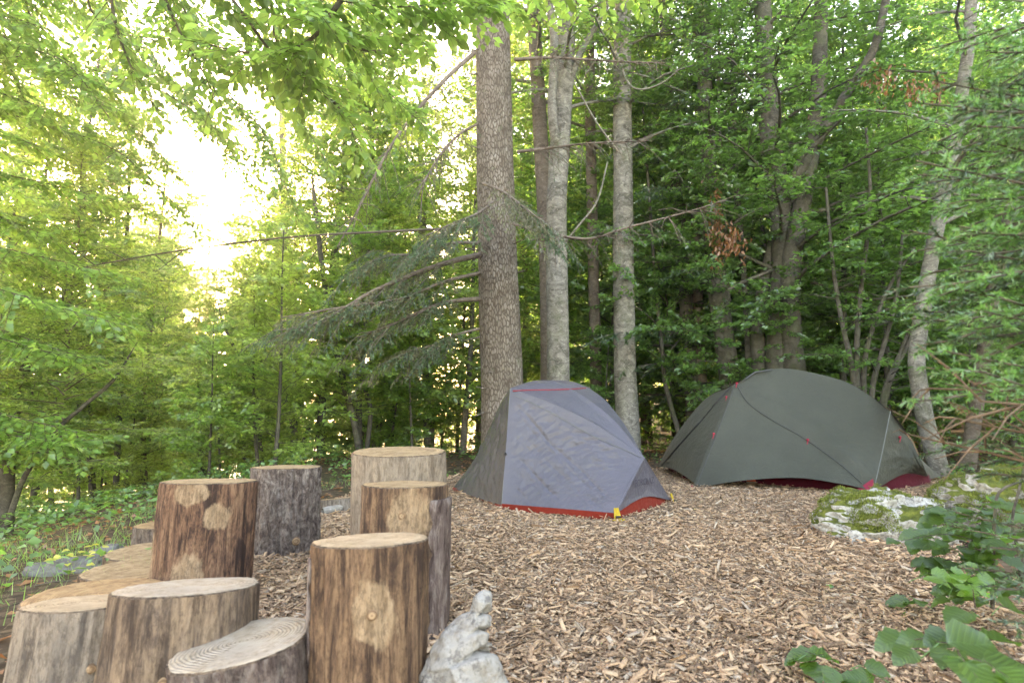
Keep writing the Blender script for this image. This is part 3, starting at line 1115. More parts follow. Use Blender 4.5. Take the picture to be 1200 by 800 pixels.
# ============================================================ TENTS
def mat_fabric(name, col, rough=.42, seam=0, wr=1.0, sheen=.06, vary=.12, spec=.5):
    m = NT(name)
    co = m.coord()
    n = m.noise(m.coord((1.0, 1.0, 2.0)), 5, 5, .6, .8)
    n3 = m.noise(m.coord((3, 3, 1.2)), 7, 4, .6, 1.5)
    rip = m.n("ShaderNodeTexWave", {'Vector': co, 'Scale': 60.0}, wave_type='BANDS', bands_direction='X').outputs['Fac']
    rip2 = m.n("ShaderNodeTexWave", {'Vector': co, 'Scale': 60.0}, wave_type='BANDS', bands_direction='Z').outputs['Fac']
    g = m.ramp(m.noise(co, 2.4, 5, .65), [(.3, tuple(c * (1 - vary) for c in col)), (.7, tuple(c * (1 + vary) for c in col))])
    h = m.math('ADD', m.math('MULTIPLY', n, 1.0), m.math('MULTIPLY', n3, .5))
    h = m.math('ADD', h, m.math('MULTIPLY', m.math('ADD', rip, rip2), .012))
    p = m.principled(g, rough, m.bump(h, .55 * wr, .02), spec)
    p.inputs['Sheen Weight'].default_value = sheen
    # thin cloth lets a little light through
    tr = m.n("ShaderNodeBsdfTranslucent", {'Color': (*[c * 1.2 for c in col], 1)})
    mx = m.n("ShaderNodeMixShader", {0: .05, 1: p.outputs[0], 2: tr.outputs[0]})
    m.surf(mx.outputs[0])
    return m.m


M['purple_fly'] = mat_fabric('purple_fly', (.078, .077, .102), .34, wr=.8)
M['shaded_fly'] = mat_fabric('shaded_door_fly', (.060, .055, .058), .22, wr=2.0)  # same fly cloth, glossier; the door side's shade is put into its darker colour
M['green_fly'] = mat_fabric('green_fly', (.044, .048, .036), .62, wr=1.2, spec=.35)
M['red_cloth'] = mat_fabric('red_cloth', (.19, .018, .009), .7, spec=.15)
M['crimson_cloth'] = mat_fabric('crimson_cloth', (.085, .003, .013), .75, spec=.1)
M['mesh_inner'] = mat_fabric('inner_mesh', (.05, .045, .045), .8)


def simple(name, col, rough=.5, metal=0.0):
    m = NT(name)
    n = m.noise(m.coord(), 40, 4, .6)
    c = m.ramp(n, [(.3, tuple(x * .82 for x in col)), (.7, tuple(min(1, x * 1.12) for x in col))])
    m.principled(c, rough, m.bump(n, .2, .002), .4, Metallic=metal)
    return m.m


M['red_seam'] = simple('red_seam', (.25, .03, .04), .6)
M['pink_cord'] = simple('pink_cord', (.32, .015, .04), .6)
M['pink_web'] = simple('pink_webbing', (.24, .008, .04), .65)
M['yellow_web'] = simple('yellow_webbing', (.46, .31, .015), .6)
M['black_zip'] = simple('black_zip', (.012, .012, .014), .45)
M['grey_seam'] = simple('grey_seam', (.13, .145, .14), .6)
M['dark_seam'] = simple('dark_seam', (.05, .055, .055), .6)
M['logo_ink'] = simple('logo_ink', (.045, .042, .065), .6)
M['peg'] = simple('peg_metal', (.5, .5, .5), .35, 1.0)
M['white_cord'] = simple('white_cord', (.6, .58, .55), .6)
M['orange_shoe'] = simple('orange_shoe_cloth', (.62, .09, .03), .6)
M['tan_shoe'] = simple('tan_shoe_cloth', (.30, .24, .12), .7)
M['sole'] = simple('shoe_sole', (.32, .29, .25), .6)
M['lining'] = simple('shoe_lining', (.03, .03, .03), .8)


def patch(mb, Tc, Bc, nu, nv, mat, disp=None, hem=None, sag=0.0):
    """ruled patch from top curve Tc(u) to bottom curve Bc(u); disp(u, v) pushes it along its normal"""
    P = [[Tc(i / nu).lerp(Bc(i / nu), j / nv) for i in range(nu + 1)] for j in range(nv + 1)]
    out = []
    for j in range(nv + 1):
        for i in range(nu + 1):
            du = P[j][min(i + 1, nu)] - P[j][max(i - 1, 0)]
            dv = P[min(j + 1, nv)][i] - P[max(j - 1, 0)][i]
            n = dv.cross(du)
            if n.length > 1e-9:
                n.normalize()
            u, v = i / nu, j / nv
            d = disp(u, v) if disp else 0
            d -= sag * 4 * u * (1 - u) * math.sin(pi * v)
            out.append(tuple(P[j][i] + n * d))
    f = [(j * (nu + 1) + i, (j + 1) * (nu + 1) + i, (j + 1) * (nu + 1) + i + 1, j * (nu + 1) + i + 1) for j in range(nv) for i in range(nu)]
    mb.add(out, f, mat)
    return out


def curve(pts):
    pts = [Vector(p) for p in pts]

    def f(u):
        m = len(pts) - 1
        P = [pts[0] * 2 - pts[1]] + pts + [pts[-1] * 2 - pts[-2]]
        t = min(max(u, 0), 1) * m
        k = min(int(t), m - 1); w = t - k
        a, b, c, d = P[k:k + 4]
        return .5 * ((2 * b) + (c - a) * w + (2 * a - 5 * b + 4 * c - d) * w * w + (3 * b - a - 3 * c + d) * w ** 3)
    return f


def lin(a, b):
    a = Vector(a); b = Vector(b)
    return lambda u: a.lerp(b, u)


def edge(u, v, p=1.0):
    return min(1, 6 * min(u, 1 - u)) * min(1, 6 * min(v, 1 - v))


def wrink(amp, fu, fv, seed, diag=0.0, sharp=True):
    def g(u, v):
        a = u * cos(diag) - v * sin(diag)
        b = u * sin(diag) + v * cos(diag)
        q = noise.noise(Vector((a * fu, b * fv, seed)))
        q2 = noise.noise(Vector((a * fu * 2.3, b * fv * 2.1, seed + 9)))
        w = (abs(q) ** .8 * (1 if sharp else math.copysign(1, q)) + .4 * abs(q2))
        return amp * w * edge(u, v)
    return g


def ribbon(mb, f, n, w, mat, up=(0, 0, 1), off=.003):
    """flat strap following curve f"""
    vs = []
    up = Vector(up)
    for i in range(n + 1):
        p = f(i / n)
        t = (f(min(1, i / n + .02)) - f(max(0, i / n - .02))).normalized()
        s = t.cross(up)
        s = s.normalized() * (w / 2)
        o = (s.cross(t)).normalized() * off
        vs += [tuple(p - s + o), tuple(p + s + o)]
    mb.add(vs, [(2 * i, 2 * i + 1, 2 * i + 3, 2 * i + 2) for i in range(n)], mat)


# ---- purple tent
G = lambda p, z=0.0: Vector((p.x, p.y, z))
hem = .045
F1 = G(gp(588, 599), 0); F2 = G(gp(722, 611), 0); F3 = G(gp(786, 592), 0); F4 = G(gp(531, 577), 0)
F5 = F4 + (F3 - F2)
org = (F2 + F3 + F4 + F5) / 4
ax = (F2 - F4).normalized()
pr = Vector((ax.y, -ax.x, 0))
if pr.y > 0: pr = -pr                                 # towards the camera
top = at(650, 447, org.y); top = Vector((org.x, org.y, top.z))
A1 = at(598, 455, org.y - .36)
A2 = at(691, 455, org.y + .34)
hubR = at(755, 536, 4.86); hubL = org * 2 - Vector((hubR.x, hubR.y, 0)); hubL = Vector((hubL.x, hubL.y, hubR.z))
F6 = org * 2 - F1; F6.z = 0
tent = thing('dome_tent', 'purple-grey one-person tent with red hem and yellow corner straps', 'tent', org)


def loc(p):
    return p - org


def U(z):
    return Vector((0, 0, z))


fly = MB()
# near side, main panel
Tm = curve([loc(A1), loc(A1.lerp(hubR, .33)) + U(.055), loc(A1.lerp(hubR, .68)) + U(.065), loc(hubR)])
Bm = curve([loc(F1) + U(.05), loc(F1.lerp(F2, .5)) + U(.045) - pr * .02, loc(F2) + U(hem + .015)])


def main_disp(u, v):
    d = wrink(.014, 5, 22, 3, .85)(u, v) * -1 - wrink(.010, 9, 30, 31, .7)(u, v)
    # long folds running from the upper left corner towards the front peg
    for (c, w, a) in ((.10, .022, .013), (.17, .012, .005), (.30, .03, .007), (.36, .012, .004), (.52, .02, .009), (.60, .012, .004), (.76, .016, .007), (.86, .01, .004)):
        x = v - (c + u * .75) + .04 * noise.noise(Vector((u * 4, c * 9, 0)))
        d -= a * math.exp(-(x / w) ** 2) * edge(u, v) * (.5 + .9 * max(0, noise.noise(Vector((u * 3, c * 20, 1))) + .3))
    d += .010 * noise.noise(Vector((u * 8, v * 10, 4))) * edge(u, v)
    return d


patch(fly, Tm, Bm, 110, 100, 'purple_fly', main_disp, sag=.03)
# roof between crossbar end and foot hub
sp = curve([loc(top), loc(top.lerp(hubR, .35)) + U(.09), loc(top.lerp(hubR, .72)) + U(.10), loc(hubR)])
patch(fly, sp, Tm, 40, 10, 'purple_fly', lambda u, v: -.012 * edge(u, v))
# far roof + far side (closed for other views)
Tf = curve([loc(A2), loc(A2.lerp(hubR, .33)) + U(.075), loc(A2.lerp(hubR, .68)) + U(.075), loc(hubR)])
patch(fly, Tf, sp, 40, 10, 'purple_fly')
patch(fly, lin(loc(F6) + U(.05), loc(F3) + U(hem)), Tf, 24, 20, 'purple_fly', wrink(.015, 5, 5, 8))
# foot end panel with the corner ridge
patch(fly, lambda u: loc(hubR) + (loc(F3) - loc(F2)) * (.02 * (u - .5)), curve([loc(F2) + U(hem + .015), loc(F2.lerp(F3, .5)) + U(.125), loc(F3) + U(hem)]), 24, 24, 'purple_fly',
      lambda u, v: -.02 * math.sin(pi * u) * v * (1 - v) * 3 + .008 * noise.noise(Vector((u * 4, v * 4, 3))) * edge(u, v))
# head side
spL = curve([loc(top), loc(top.lerp(hubL, .35)) + U(.09), loc(top.lerp(hubL, .72)) + U(.10), loc(hubL)])
TmL = curve([loc(A1), loc(A1.lerp(hubL, .33)) + U(.07), loc(A1.lerp(hubL, .68)) + U(.07), loc(hubL)])
TfL = curve([loc(A2), loc(A2.lerp(hubL, .33)) + U(.07), loc(A2.lerp(hubL, .68)) + U(.07), loc(hubL)])
patch(fly, TmL, spL, 30, 8, 'purple_fly')
patch(fly, spL, TfL, 30, 8, 'purple_fly')
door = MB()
patch(door, curve([loc(F1) + U(.05), loc(F1.lerp(F4, .5)) + U(.045) + pr * .03, loc(F4) + U(hem)]), TmL, 60, 60, 'shaded_fly',
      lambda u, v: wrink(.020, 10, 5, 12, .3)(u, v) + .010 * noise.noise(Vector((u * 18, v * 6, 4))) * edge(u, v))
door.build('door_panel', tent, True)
patch(fly, TfL, lin(loc(F6) + U(.05), loc(F5) + U(hem)), 20, 20, 'purple_fly')
patch(fly, lin(loc(F4) + U(hem), loc(F5) + U(hem)), lambda u: loc(hubL), 14, 14, 'purple_fly')
fo = fly.build('rainfly', tent, True)
from mathutils.bvhtree import BVHTree


def caster(ob, o_):
    me_ = ob.data
    tree = BVHTree.FromPolygons([v.co.copy() for v in me_.vertices], [tuple(p.vertices) for p in me_.polygons])

    def f(px, py, off=.006):
        d = ray(px, py).normalized()
        hit = tree.ray_cast(Vector((0, 0, EYE)) - o_, d)
        if hit[0] is None:
            return None
        return hit[0] - d * off
    return f


def on_cloth(cast, px, n=24, off=.006):
    Q = poly([Vector((x, y, 0)) for x, y in px], n)
    return [q for q in (cast(p.x, p.y, off) for p in Q) if q is not None]


cast1 = caster(fo, org)
# hem band
hm = MB()
for (a, b, c, z0, z1) in ((F4, F1, 0, .012, .055), (F1, F2, 0, .010, .062), (F2, F3, 1, .0, 0), (F3, F6, 0, .01, .05), (F6, F5, 0, .01, .05), (F5, F4, 0, .01, .05)):
    if c:
        continue
    patch(hm, lin(loc(a) + U(z1), loc(b) + U(z1)), lambda u, a=a, b=b, z0=z0: loc(a).lerp(loc(b), u) + U(z0 - .012 * math.sin(u * 9)) + (loc(a.lerp(b, .5)).normalized() * .012), 24, 3, 'red_cloth')
hm.build('hem_band', tent, True)
# floor tub seen under the foot end
tub = MB()
for (a, b, z) in ((F2, F3, .135), (F4, F2, .06), (F3, F5, .08), (F5, F4, .08)):
    ai, bi = loc(a) * .975, loc(b) * .975
    patch(tub, curve([ai + U(.05), ai.lerp(bi, .5) + U(z), bi + U(.05)]), lambda u, ai=ai, bi=bi: (ai.lerp(bi, u)) * 1.015 + U(.004), 20, 6, 'red_cloth', wrink(.012, 3, 12, 3))
tub.build('groundsheet', tent, True)
# seams
sm = MB()
pp = on_cloth(cast1, [(601, 458), (620, 457), (650, 456.5), (675, 455.5), (689, 454.5)], 20, .008)
sm.tube(pp, .006, 6, 'red_seam')
sm.build('crossbar_seam', tent)
# roof cap raised over the crossbar
cap = MB()
patch(cap, curve([loc(A1) + U(.004), loc(A1.lerp(top, .5)) + U(.035), loc(top) + U(.012), loc(A2.lerp(top, .5)) + U(.035), loc(A2) + U(.004)]), lin(loc(A1), loc(A2)), 20, 5, 'purple_fly')
cap.build('roof_cap', tent, True)
e1 = MB()
e1.tube([Tm(1), (Tm(1) + Bm(1)) / 2 + pr * .008, Bm(1)], [.006, .009, .007], 6, 'purple_fly')
e1.build('corner_fold', tent, True)
e1 = MB()
e1.tube(on_cloth(cast1, [(603, 463), (640, 480), (690, 508), (735, 528), (752, 536)], 30, .004), .0025, 5, 'grey_seam')
e1.build('panel_seam', tent, True)
e1 = MB()
e1.tube([loc(A1), (loc(A1) + loc(F1)) / 2, loc(F1) + U(.05)], .0035, 5, 'grey_seam')
e1.build('door_seam', tent, True)
for (Fp, o_) in ((F2, ax), (F3, ax)):
    bk = MB()
    d = (loc(Fp)).normalized()
    s = Vector((-d.y, d.x, 0))
    base = loc(Fp) * .99
    q0 = base + U(.10) + d * .012
    patch(bk, lin(q0 - s * .018, q0 + s * .018), lin(base - s * .034 + d * .045 + U(.012), base + s * .034 + d * .045 + U(.012)), 6, 6, 'yellow_web', lambda u, v: .012 * sin(u * 9) * (1 - v))
    bk.tube([base + d * .05 + s * -.05 + U(.018), base + d * .058 + U(.015), base + d * .05 + s * .05 + U(.018)], .006, 6, 'yellow_web')
    bk.tube([base + d * .045 + s * -.02 + U(.04), base + d * .05 + s * .02 + U(.04)], .009, 6, 'black_zip')
    bk.tube([base + d * .05 + U(.02), base + d * .10 + U(.014), base + d * .11 + U(-.01)], .007, 6, 'yellow_web')
    st = bk.build('corner_strap', tent)
    pg = MB()
    pg.tube([base + d * .09 + U(.03), base + d * .085 + U(-.08)], .004, 6, 'peg')
    pg.build('peg', tent)
# printed brand word on the foot panel, flat ink
tc = bpy.data.curves.new('logo', 'FONT')
tc.body = "FORCLAZ"
tc.size = .075
tc.align_x = 'CENTER'
tc.extrude = .0006
to = bpy.data.objects.new('logo_tmp', tc)
COL.objects.link(to)
bpy.context.view_layer.update()
me = bpy.data.meshes.new_from_object(to.evaluated_get(bpy.context.evaluated_depsgraph_get()))
bpy.data.objects.remove(to)
me.materials.clear(); me.materials.append(M['logo_ink'])
ex = (F3 - F2).normalized()
mid = (F2 + F3) / 2
tvec = (loc(hubR) - (loc(mid) + U(.125))).normalized()
ey = (tvec - ex * tvec.dot(ex)).normalized()
ez = ex.cross(ey)
cpt = loc(mid) + U(.125) + tvec * .10 - ex * .03 + ez * .014
mt = Matrix((ex, ey, ez)).transposed().to_4x4(); mt.translation = cpt
me.transform(mt)
link('printed_word', me, tent)
for pxy in ((600, 530), (757, 587)):
    pass
vent = MB(); p_ = Tm(.0).lerp(Bm(.0), .58) + (Bm(1) - Bm(0)).normalized() * .012 + pr * .012
vent.tube([p_, p_ + pr * .02], .012, 8, 'black_zip'); vent.build('toggle', tent)

# ---- green tent
V1 = G(gp(815, 574)); V2 = G(gp(1024, 579)); La = G(gp(771, 552)); Ra = G(gp(1088, 568))
La2 = Vector((2.55, 8.4, 0)); Ra2 = Vector((4.95, 7.2, 0))
org2 = (La + Ra + La2 + Ra2) / 4
l2 = lambda p: p - org2
top2 = at(925, 432, 7.0)
Aa = at(862, 449, 6.75)
E = at(1043, 482, 6.25)
tent2 = thing('dome_tent', 'olive green two-person tent with crimson floor and black zip line', 'tent', org2)
fl = MB()
ridge = curve([l2(Aa), l2(at(890, 436, 6.9)), l2(top2), l2(at(985, 445, 6.9)), l2(at(1020, 464, 6.6)), l2(E)])
frt = curve([l2(V1) + U(.012), l2(at(860, 564, 6.05)), l2(at(930, 559.5, 6.0)), l2(at(985, 566.5, 5.85)), l2(V2) + U(.035)])


def g_disp(u, v):
    d = .012 * noise.noise(Vector((u * 3, v * 3, 2))) * edge(u, v)
    for c in (.2, .34, .5):
        x = v - (c + (u - .4) * .55)
        d -= .004 * math.exp(-(x / .015) ** 2) * edge(u, v)
    # pole pushes a shallow ridge from the apex to the right peg
    x = v - (.05 + u * .93)
    d += .035 * math.exp(-(x / .10) ** 2) * edge(u, v)
    d += .006 * noise.noise(Vector((u * 4 + v * 14, v * 3, 8))) * edge(u, v)
    return d


patch(fl, ridge, frt, 70, 60, 'green_fly', g_disp, sag=.04)
# left door panel: from silhouette arch to the front edge
archL = curve([l2(La) + U(.06), l2(at(790, 512, 7.45)), l2(at(826, 468, 7.1)), l2(Aa)])
frontL = curve([l2(La) + U(.06), l2(La.lerp(V1, .5)) + U(.09), l2(V1) + U(.012)])
# triangle fan: bottom hem -> apex along the arch
patch(fl, lambda u: archL(u), lambda u: l2(La + (V1 - La) * u) * 1 + U(.06 + .05 * math.sin(pi * u)) if u < .999 else l2(V1) + U(.012), 50, 40, 'green_fly',
      lambda u, v: .03 * math.sin(pi * v) * math.sin(pi * u) + wrink(.010, 5, 5, 5, .4)(u, v))
# right end panel
frontR = curve([l2(V2) + U(.035), l2(V2.lerp(Ra, .55)) + U(.15), l2(Ra) + U(.09)])
archR = curve([l2(E), l2(at(1066, 512, 6.35)), l2(at(1082, 545, 6.2)), l2(Ra) + U(.09)])
patch(fl, lambda u: archR(u), frontR, 30, 30, 'green_fly', wrink(.02, 4, 6, 15, .5))
# back of the tent
backT = curve([l2(La) + U(.06), l2(at(790, 512, 7.45)), l2(at(826, 468, 7.1)), l2(Aa), l2(at(890, 436, 6.9)), l2(top2), l2(at(985, 445, 6.9)), l2(at(1020, 464, 6.6)), l2(E), l2(at(1066, 512, 6.35)), l2(Ra) + U(.09)])
backB = curve([l2(La) + U(.05), l2(La2) + U(.05), l2(La2.lerp(Ra2, .5) + Vector((.2, .4, .05))), l2(Ra2) + U(.05), l2(Ra) + U(.05)])
patch(fl, lambda u: backB(u), lambda u: backT(u), 60, 24, 'green_fly', lambda u, v: -.12 * math.sin(pi * v) * math.sin(pi * u))
cast2 = caster(fl.build('rainfly', tent2, True), org2)
# crimson floor tub
tb = MB()
Li, Ri = l2(La) + Vector((.12, -.05, 0)), l2(Ra)
Fi = l2(V2) + Vector((.02, .12, 0))
for (a, b, z) in ((Fi, Ri, .17), (l2(at(800, 560, 6.9)), Fi, .13), (Li, l2(at(822, 560, 6.9)), .12), (Ri, l2(Ra2), .12), (l2(Ra2), l2(La2), .12), (l2(La2), Li, .12)):
    a = Vector((a.x, a.y, 0)); b = Vector((b.x, b.y, 0))
    patch(tb, curve([a + U(.10), a.lerp(b, .5) + U(z), b + U(.10)]), lambda u, a=a, b=b: a.lerp(b, u) + U(.004) + Vector((0, -.04, 0)), 24, 6, 'crimson_cloth', wrink(.01, 4, 8, 5))
tb.build('groundsheet', tent2, True)
z_ = MB()


def on_arch(u, v):
    return archL(u).lerp(l2(La + (V1 - La) * u) + U(.06 + .05 * math.sin(pi * u)), v)


zp = on_cloth(cast2, [(775, 546), (795, 523), (818, 497), (840, 471), (857, 453)], 30, .01)
zf = curve(zp)
ribbon(z_, zf, 40, .022, 'black_zip', up=(.6, -.2, .7), off=.002)
z_.tube(zp, .007, 5, 'black_zip')
z_.build('door_zip', tent2)
z_ = MB()
z_.tube([l2(Aa), l2(Aa.lerp(V1, .5)) + Vector((-.0, -.01, .0)), l2(V1) + U(.012)], .005, 5, 'dark_seam')
z_.build('door_edge_seam', tent2, True)
z_ = MB()


def front_pt(u, v):
    return ridge(u).lerp(frt(u), v)


z_.tube(on_cloth(cast2, [(864, 452), (878, 473), (905, 492), (945, 515), (985, 544), (1010, 566)], 40, .006), .0045, 5, 'dark_seam')
z_.build('pole_seam', tent2, True)
z_ = MB()
z_.tube([l2(E) + Vector((0, -.004, 0)), l2(E.lerp(V2, .5)) + Vector((0, -.004, 0)), l2(V2) + U(.035)], .005, 5, 'grey_seam')
z_.build('end_seam', tent2, True)
pts_ = [((863, 449), 6.68), ((851, 465), 6.66), ((836, 508), 6.35), ((946, 515), 6.02), ((1054, 512), 6.1)]
for (q, yy) in pts_:
    z_ = MB()
    p = cast2(q[0], q[1], .008)
    if p is None: p = l2(at(q[0], q[1], yy))
    z_.tube([p, p + Vector((.004, -.014, 0))], .013, 8, 'pink_cord')
    z_.tube([p + Vector((0, -.02, 0)), p + Vector((-.02, -.03, -.05))], .005, 5, 'pink_cord')
    z_.build('guy_loop', tent2)
z_ = MB()
patch(z_, lin(l2(V2) + Vector((-.17, -.004, .045)), l2(V2) + Vector((0, -.004, .15))), lin(l2(V2) + Vector((-.05, -.02, .02)), l2(V2) + Vector((.0, -.02, .025))), 4, 4, 'pink_web')
z_.tube([l2(V2) + U(.03), l2(V2) + Vector((0, -.07, .015)), l2(V2) + Vector((.0, -.1, -.01))], .006, 6, 'white_cord')
z_.build('corner_strap', tent2)
z_ = MB()
z_.tube([l2(V1) + U(.012), l2(V1) + Vector((-.03, -.05, .01)), l2(V1) + Vector((-.09, -.1, .005))], .007, 6, 'pink_cord')
z_.tube([l2(V1) + Vector((-.05, -.04, .05)), l2(V1) + Vector((-.03, -.08, .01)), l2(V1) + Vector((.03, -.09, .01))], .006, 6, 'pink_cord')
z_.build('corner_strap', tent2)
z_ = MB()
z_.tube([l2(Aa.lerp(top2, .1)), l2(at(885, 436, 6.85)), l2(at(905, 433, 6.9))], .012, 6, 'dark_seam')
z_.build('pole_sleeve', tent2, True)


def shoe(label, p, rz, mat):
    t = thing('shoe', label, 'shoe', p, (0, 0, rz), scale=.92)
    # rows along the length: x, half width, height
    rows = [(-.14, .018, .055), (-.135, .034, .085), (-.10, .040, .095), (-.05, .040, .088), (0, .038, .070), (.05, .043, .055), (.10, .046, .045), (.135, .036, .034), (.15, .012, .022)]
    mb = MB(); N = 14; v = []
    for (x, w, h) in rows:
        for k in range(N):
            a = pi * k / (N - 1)
            v.append((x, -w * cos(a) * (1 - .25 * sin(a)), .018 + (h - .018) * max(0, sin(a)) ** .7))
    f = [(j * N + k, j * N + k + 1, (j + 1) * N + k + 1, (j + 1) * N + k) for j in range(len(rows) - 1) for k in range(N - 1)]
    mb.add(v, f, mat); mb.build('upper', t, True)
    mb = MB(); v = []
    for (x, w, h) in rows:
        for (y, z) in ((-w * 1.08, 0), (-w * 1.1, .022), (w * 1.1, .022), (w * 1.08, 0)):
            v.append((x * 1.03, y, z))
    f = [(j * 4 + k, j * 4 + (k + 1) % 4, (j + 1) * 4 + (k + 1) % 4, (j + 1) * 4 + k) for j in range(len(rows) - 1) for k in range(4)]
    f += [(0, 1, 2, 3), (len(v) - 4, len(v) - 3, len(v) - 2, len(v) - 1)]
    mb.add(v, f, 'sole'); mb.build('sole', t)
    mb = MB()
    mb.tube([Vector((.035 * cos(a) - .085, .026 * sin(a), .098 - .1 * (.035 * cos(a)))) for a in np.linspace(0, 2 * pi, 15)], .006, 6, 'lining')
    mb.build('collar', t)
    return t


s1 = gp(897, 571); s2 = gp(867, 569)
shoe('bright orange shoe lying under the green tent flap', (s1.x, s1.y + .15, .022), radians(-20), 'orange_shoe')
shoe('tan shoe half hidden under the green tent flap', (s2.x, s2.y + .22, .022), radians(200), 'tan_shoe')


# ============================================================ TREES STANDING ROUND THE CLEARING
def trunk_path(px, Y, ztop, lean=None):
    """px: list of (x, y[, Y]) from the base up; continued straight on to ztop"""
    P = [at(q[0], q[1], q[2] if len(q) > 2 else Y) for q in px]
    b = P[0]
    g = gz(b.x, b.y)
    P = [p for p in P if p.z > g - .2]
    d = (P[1] - P[0]).normalized()
    if P[0].z > g:
        P.insert(0, P[0] + d * ((g - .35 - P[0].z) / max(.3, d.z)))
    d = (P[-1] - P[-2]).normalized()
    d = (d + Vector((0, 0, .6))).normalized()
    while P[-1].z < ztop:
        P.append(P[-1] + d * min(2.0, ztop - P[-1].z + .01))
    return P


def trunk_tree(name, label, px, Y, w0, w1, bark, ztop=13, group=None, wob=.06, seg=20, flare=.35, seed=0):
    """w0, w1 = widths in pixels at the base and at the last given point"""
    P = trunk_path(px, Y, ztop)
    org = Vector((P[0].x, P[0].y, gz(P[0].x, P[0].y)))
    t = thing(name, label, 'tree', org, group=group)
    Q = poly([p - org for p in P], 34)
    r0 = w0 / FPX * Y / 2; r1 = w1 / FPX * Y / 2
    zt = at(px[-1][0], px[-1][1], Y).z - org.z
    R = []
    for q in Q:
        f = q.z / max(.1, zt)
        r = r0 + (r1 - r0) * min(1, max(0, f)) if f < 1 else r1 * max(.08, 1 - (q.z - zt) / (ztop - org.z - zt + .01) * .85)
        R.append(r)
    mb = MB()
    mb.tube(Q, R, seg, bark, wob=wob, seed=seed, flare=flare)
    mb.build('trunk', t, True)
    return t, Q, org


def beech_crown(t, Q, z0, z1, nb, L, leafL=.085, dens=62, mat='beech_leaf', bark='beech_bark', sep=0, seed=0, az_skip=None, r0=.035):
    random.seed(seed)
    cr = MB()
    for k in range(nb):
        f = k / nb
        p = on_trunk(Q, z0 + (z1 - z0) * f)
        az = k * 2.4 + random.gauss(0, .4)
        ll = L * (1 - .55 * f) * random.uniform(.6, 1.15)
        pts = curved(p, az, .45, -.1, ll)
        if k < sep:
            wd = MB()
            leafy_branch(cr, wd, pts, r0, leafL, dens, spread=.3 * ll + .25, mat=mat, bmat=bark, step=.15)
            wd.build('branch', t, True)
        else:
            leafy_branch(cr, cr, pts, r0 * (1 - .6 * f), leafL, dens, spread=.3 * ll + .25, mat=mat, bmat=bark, step=.15)
    cr.build('crown', t)


def extra_branch(t, org, pts, r0, bark, r1=None, seg=8, n=16, name='branch', wob=.15):
    mb = MB()
    Q = poly([Vector(p) - org for p in pts], n)
    if r1 is None:
        r1 = r0 * .25
    mb.tube(Q, [r0 + (r1 - r0) * i / n for i in range(n + 1)], seg, bark, wob=wob, seed=r0 * 100)
    return mb, Q


random.seed(11)
# 1: the big spruce behind the purple tent
T1, Q1, O1 = trunk_tree('spruce_tree', 'thickest trunk, grey scaly spruce behind the left end of the purple tent', [(590, 520), (588, 440), (583, 300), (580, 200), (578, 60), (576, 0)], 8.0, 51, 42, 'spruce_bark', 17, wob=.05, flare=.35, seg=28, seed=1)
fol = MB()
SB = [
    ([(563, 265, 7.9), (520, 268, 7.3), (440, 272, 6.7), (350, 277, 6.3), (260, 287, 6.1), (170, 300, 6.0), (75, 318, 5.9)], .018, 0, 'twig'),
    ([(566, 298, 7.9), (530, 306, 7.5), (480, 323, 7.1), (430, 345, 6.8), (380, 375, 6.6), (320, 395, 6.5)], .042, 1, 'brown_bark'),
    ([(564, 350, 7.9), (530, 353, 7.6), (500, 362, 7.3), (460, 380, 7.1), (420, 395, 6.9)], .034, 1, 'brown_bark'),
    ([(556, 62, 7.9), (520, 95, 7.6), (480, 140, 7.3), (450, 185, 7.1), (425, 235, 6.9), (395, 290, 6.8)], .030, 2, 'brown_bark'),
    ([(560, 145, 7.9), (535, 160, 7.6), (510, 190, 7.4), (492, 225, 7.2)], .022, 2, 'brown_bark'),
    ([(603, 70, 7.9), (650, 68, 7.7), (720, 72, 7.6), (780, 74, 7.4)], .025, 2, 'brown_bark'),
    ([(606, 178, 7.9), (640, 174, 7.8), (690, 168, 7.7), (760, 165, 7.5)], .024, 2, 'brown_bark'),
    ([(600, 262, 7.75), (640, 273, 7.4), (690, 280, 7.2), (730, 268, 7.1), (800, 250, 7.0), (850, 235, 6.9)], .024, 2, 'brown_bark'),
    ([(566, 215, 7.7), (590, 225, 7.2), (610, 240, 7.0), (640, 262, 6.8)], .024, 1, 'brown_bark'),
    ([(580, 235, 7.6), (560, 250, 7.1), (530, 262, 6.9), (500, 275, 6.8)], .022, 1, 'brown_bark'),
    ([(562, 385, 7.9), (535, 392, 7.7), (505, 405, 7.5), (470, 412, 7.3)], .018, 1, 'brown_bark'),
    ([(562, 320, 7.9), (520, 330, 7.3), (470, 350, 6.9), (400, 360, 6.6), (330, 372, 6.5)], .026, 1, 'brown_bark'),
    ([(566, 285, 7.9), (530, 285, 7.6), (490, 298, 7.3), (450, 300, 7.2), (420, 318, 7.1)], .026, 1, 'brown_bark'),
]
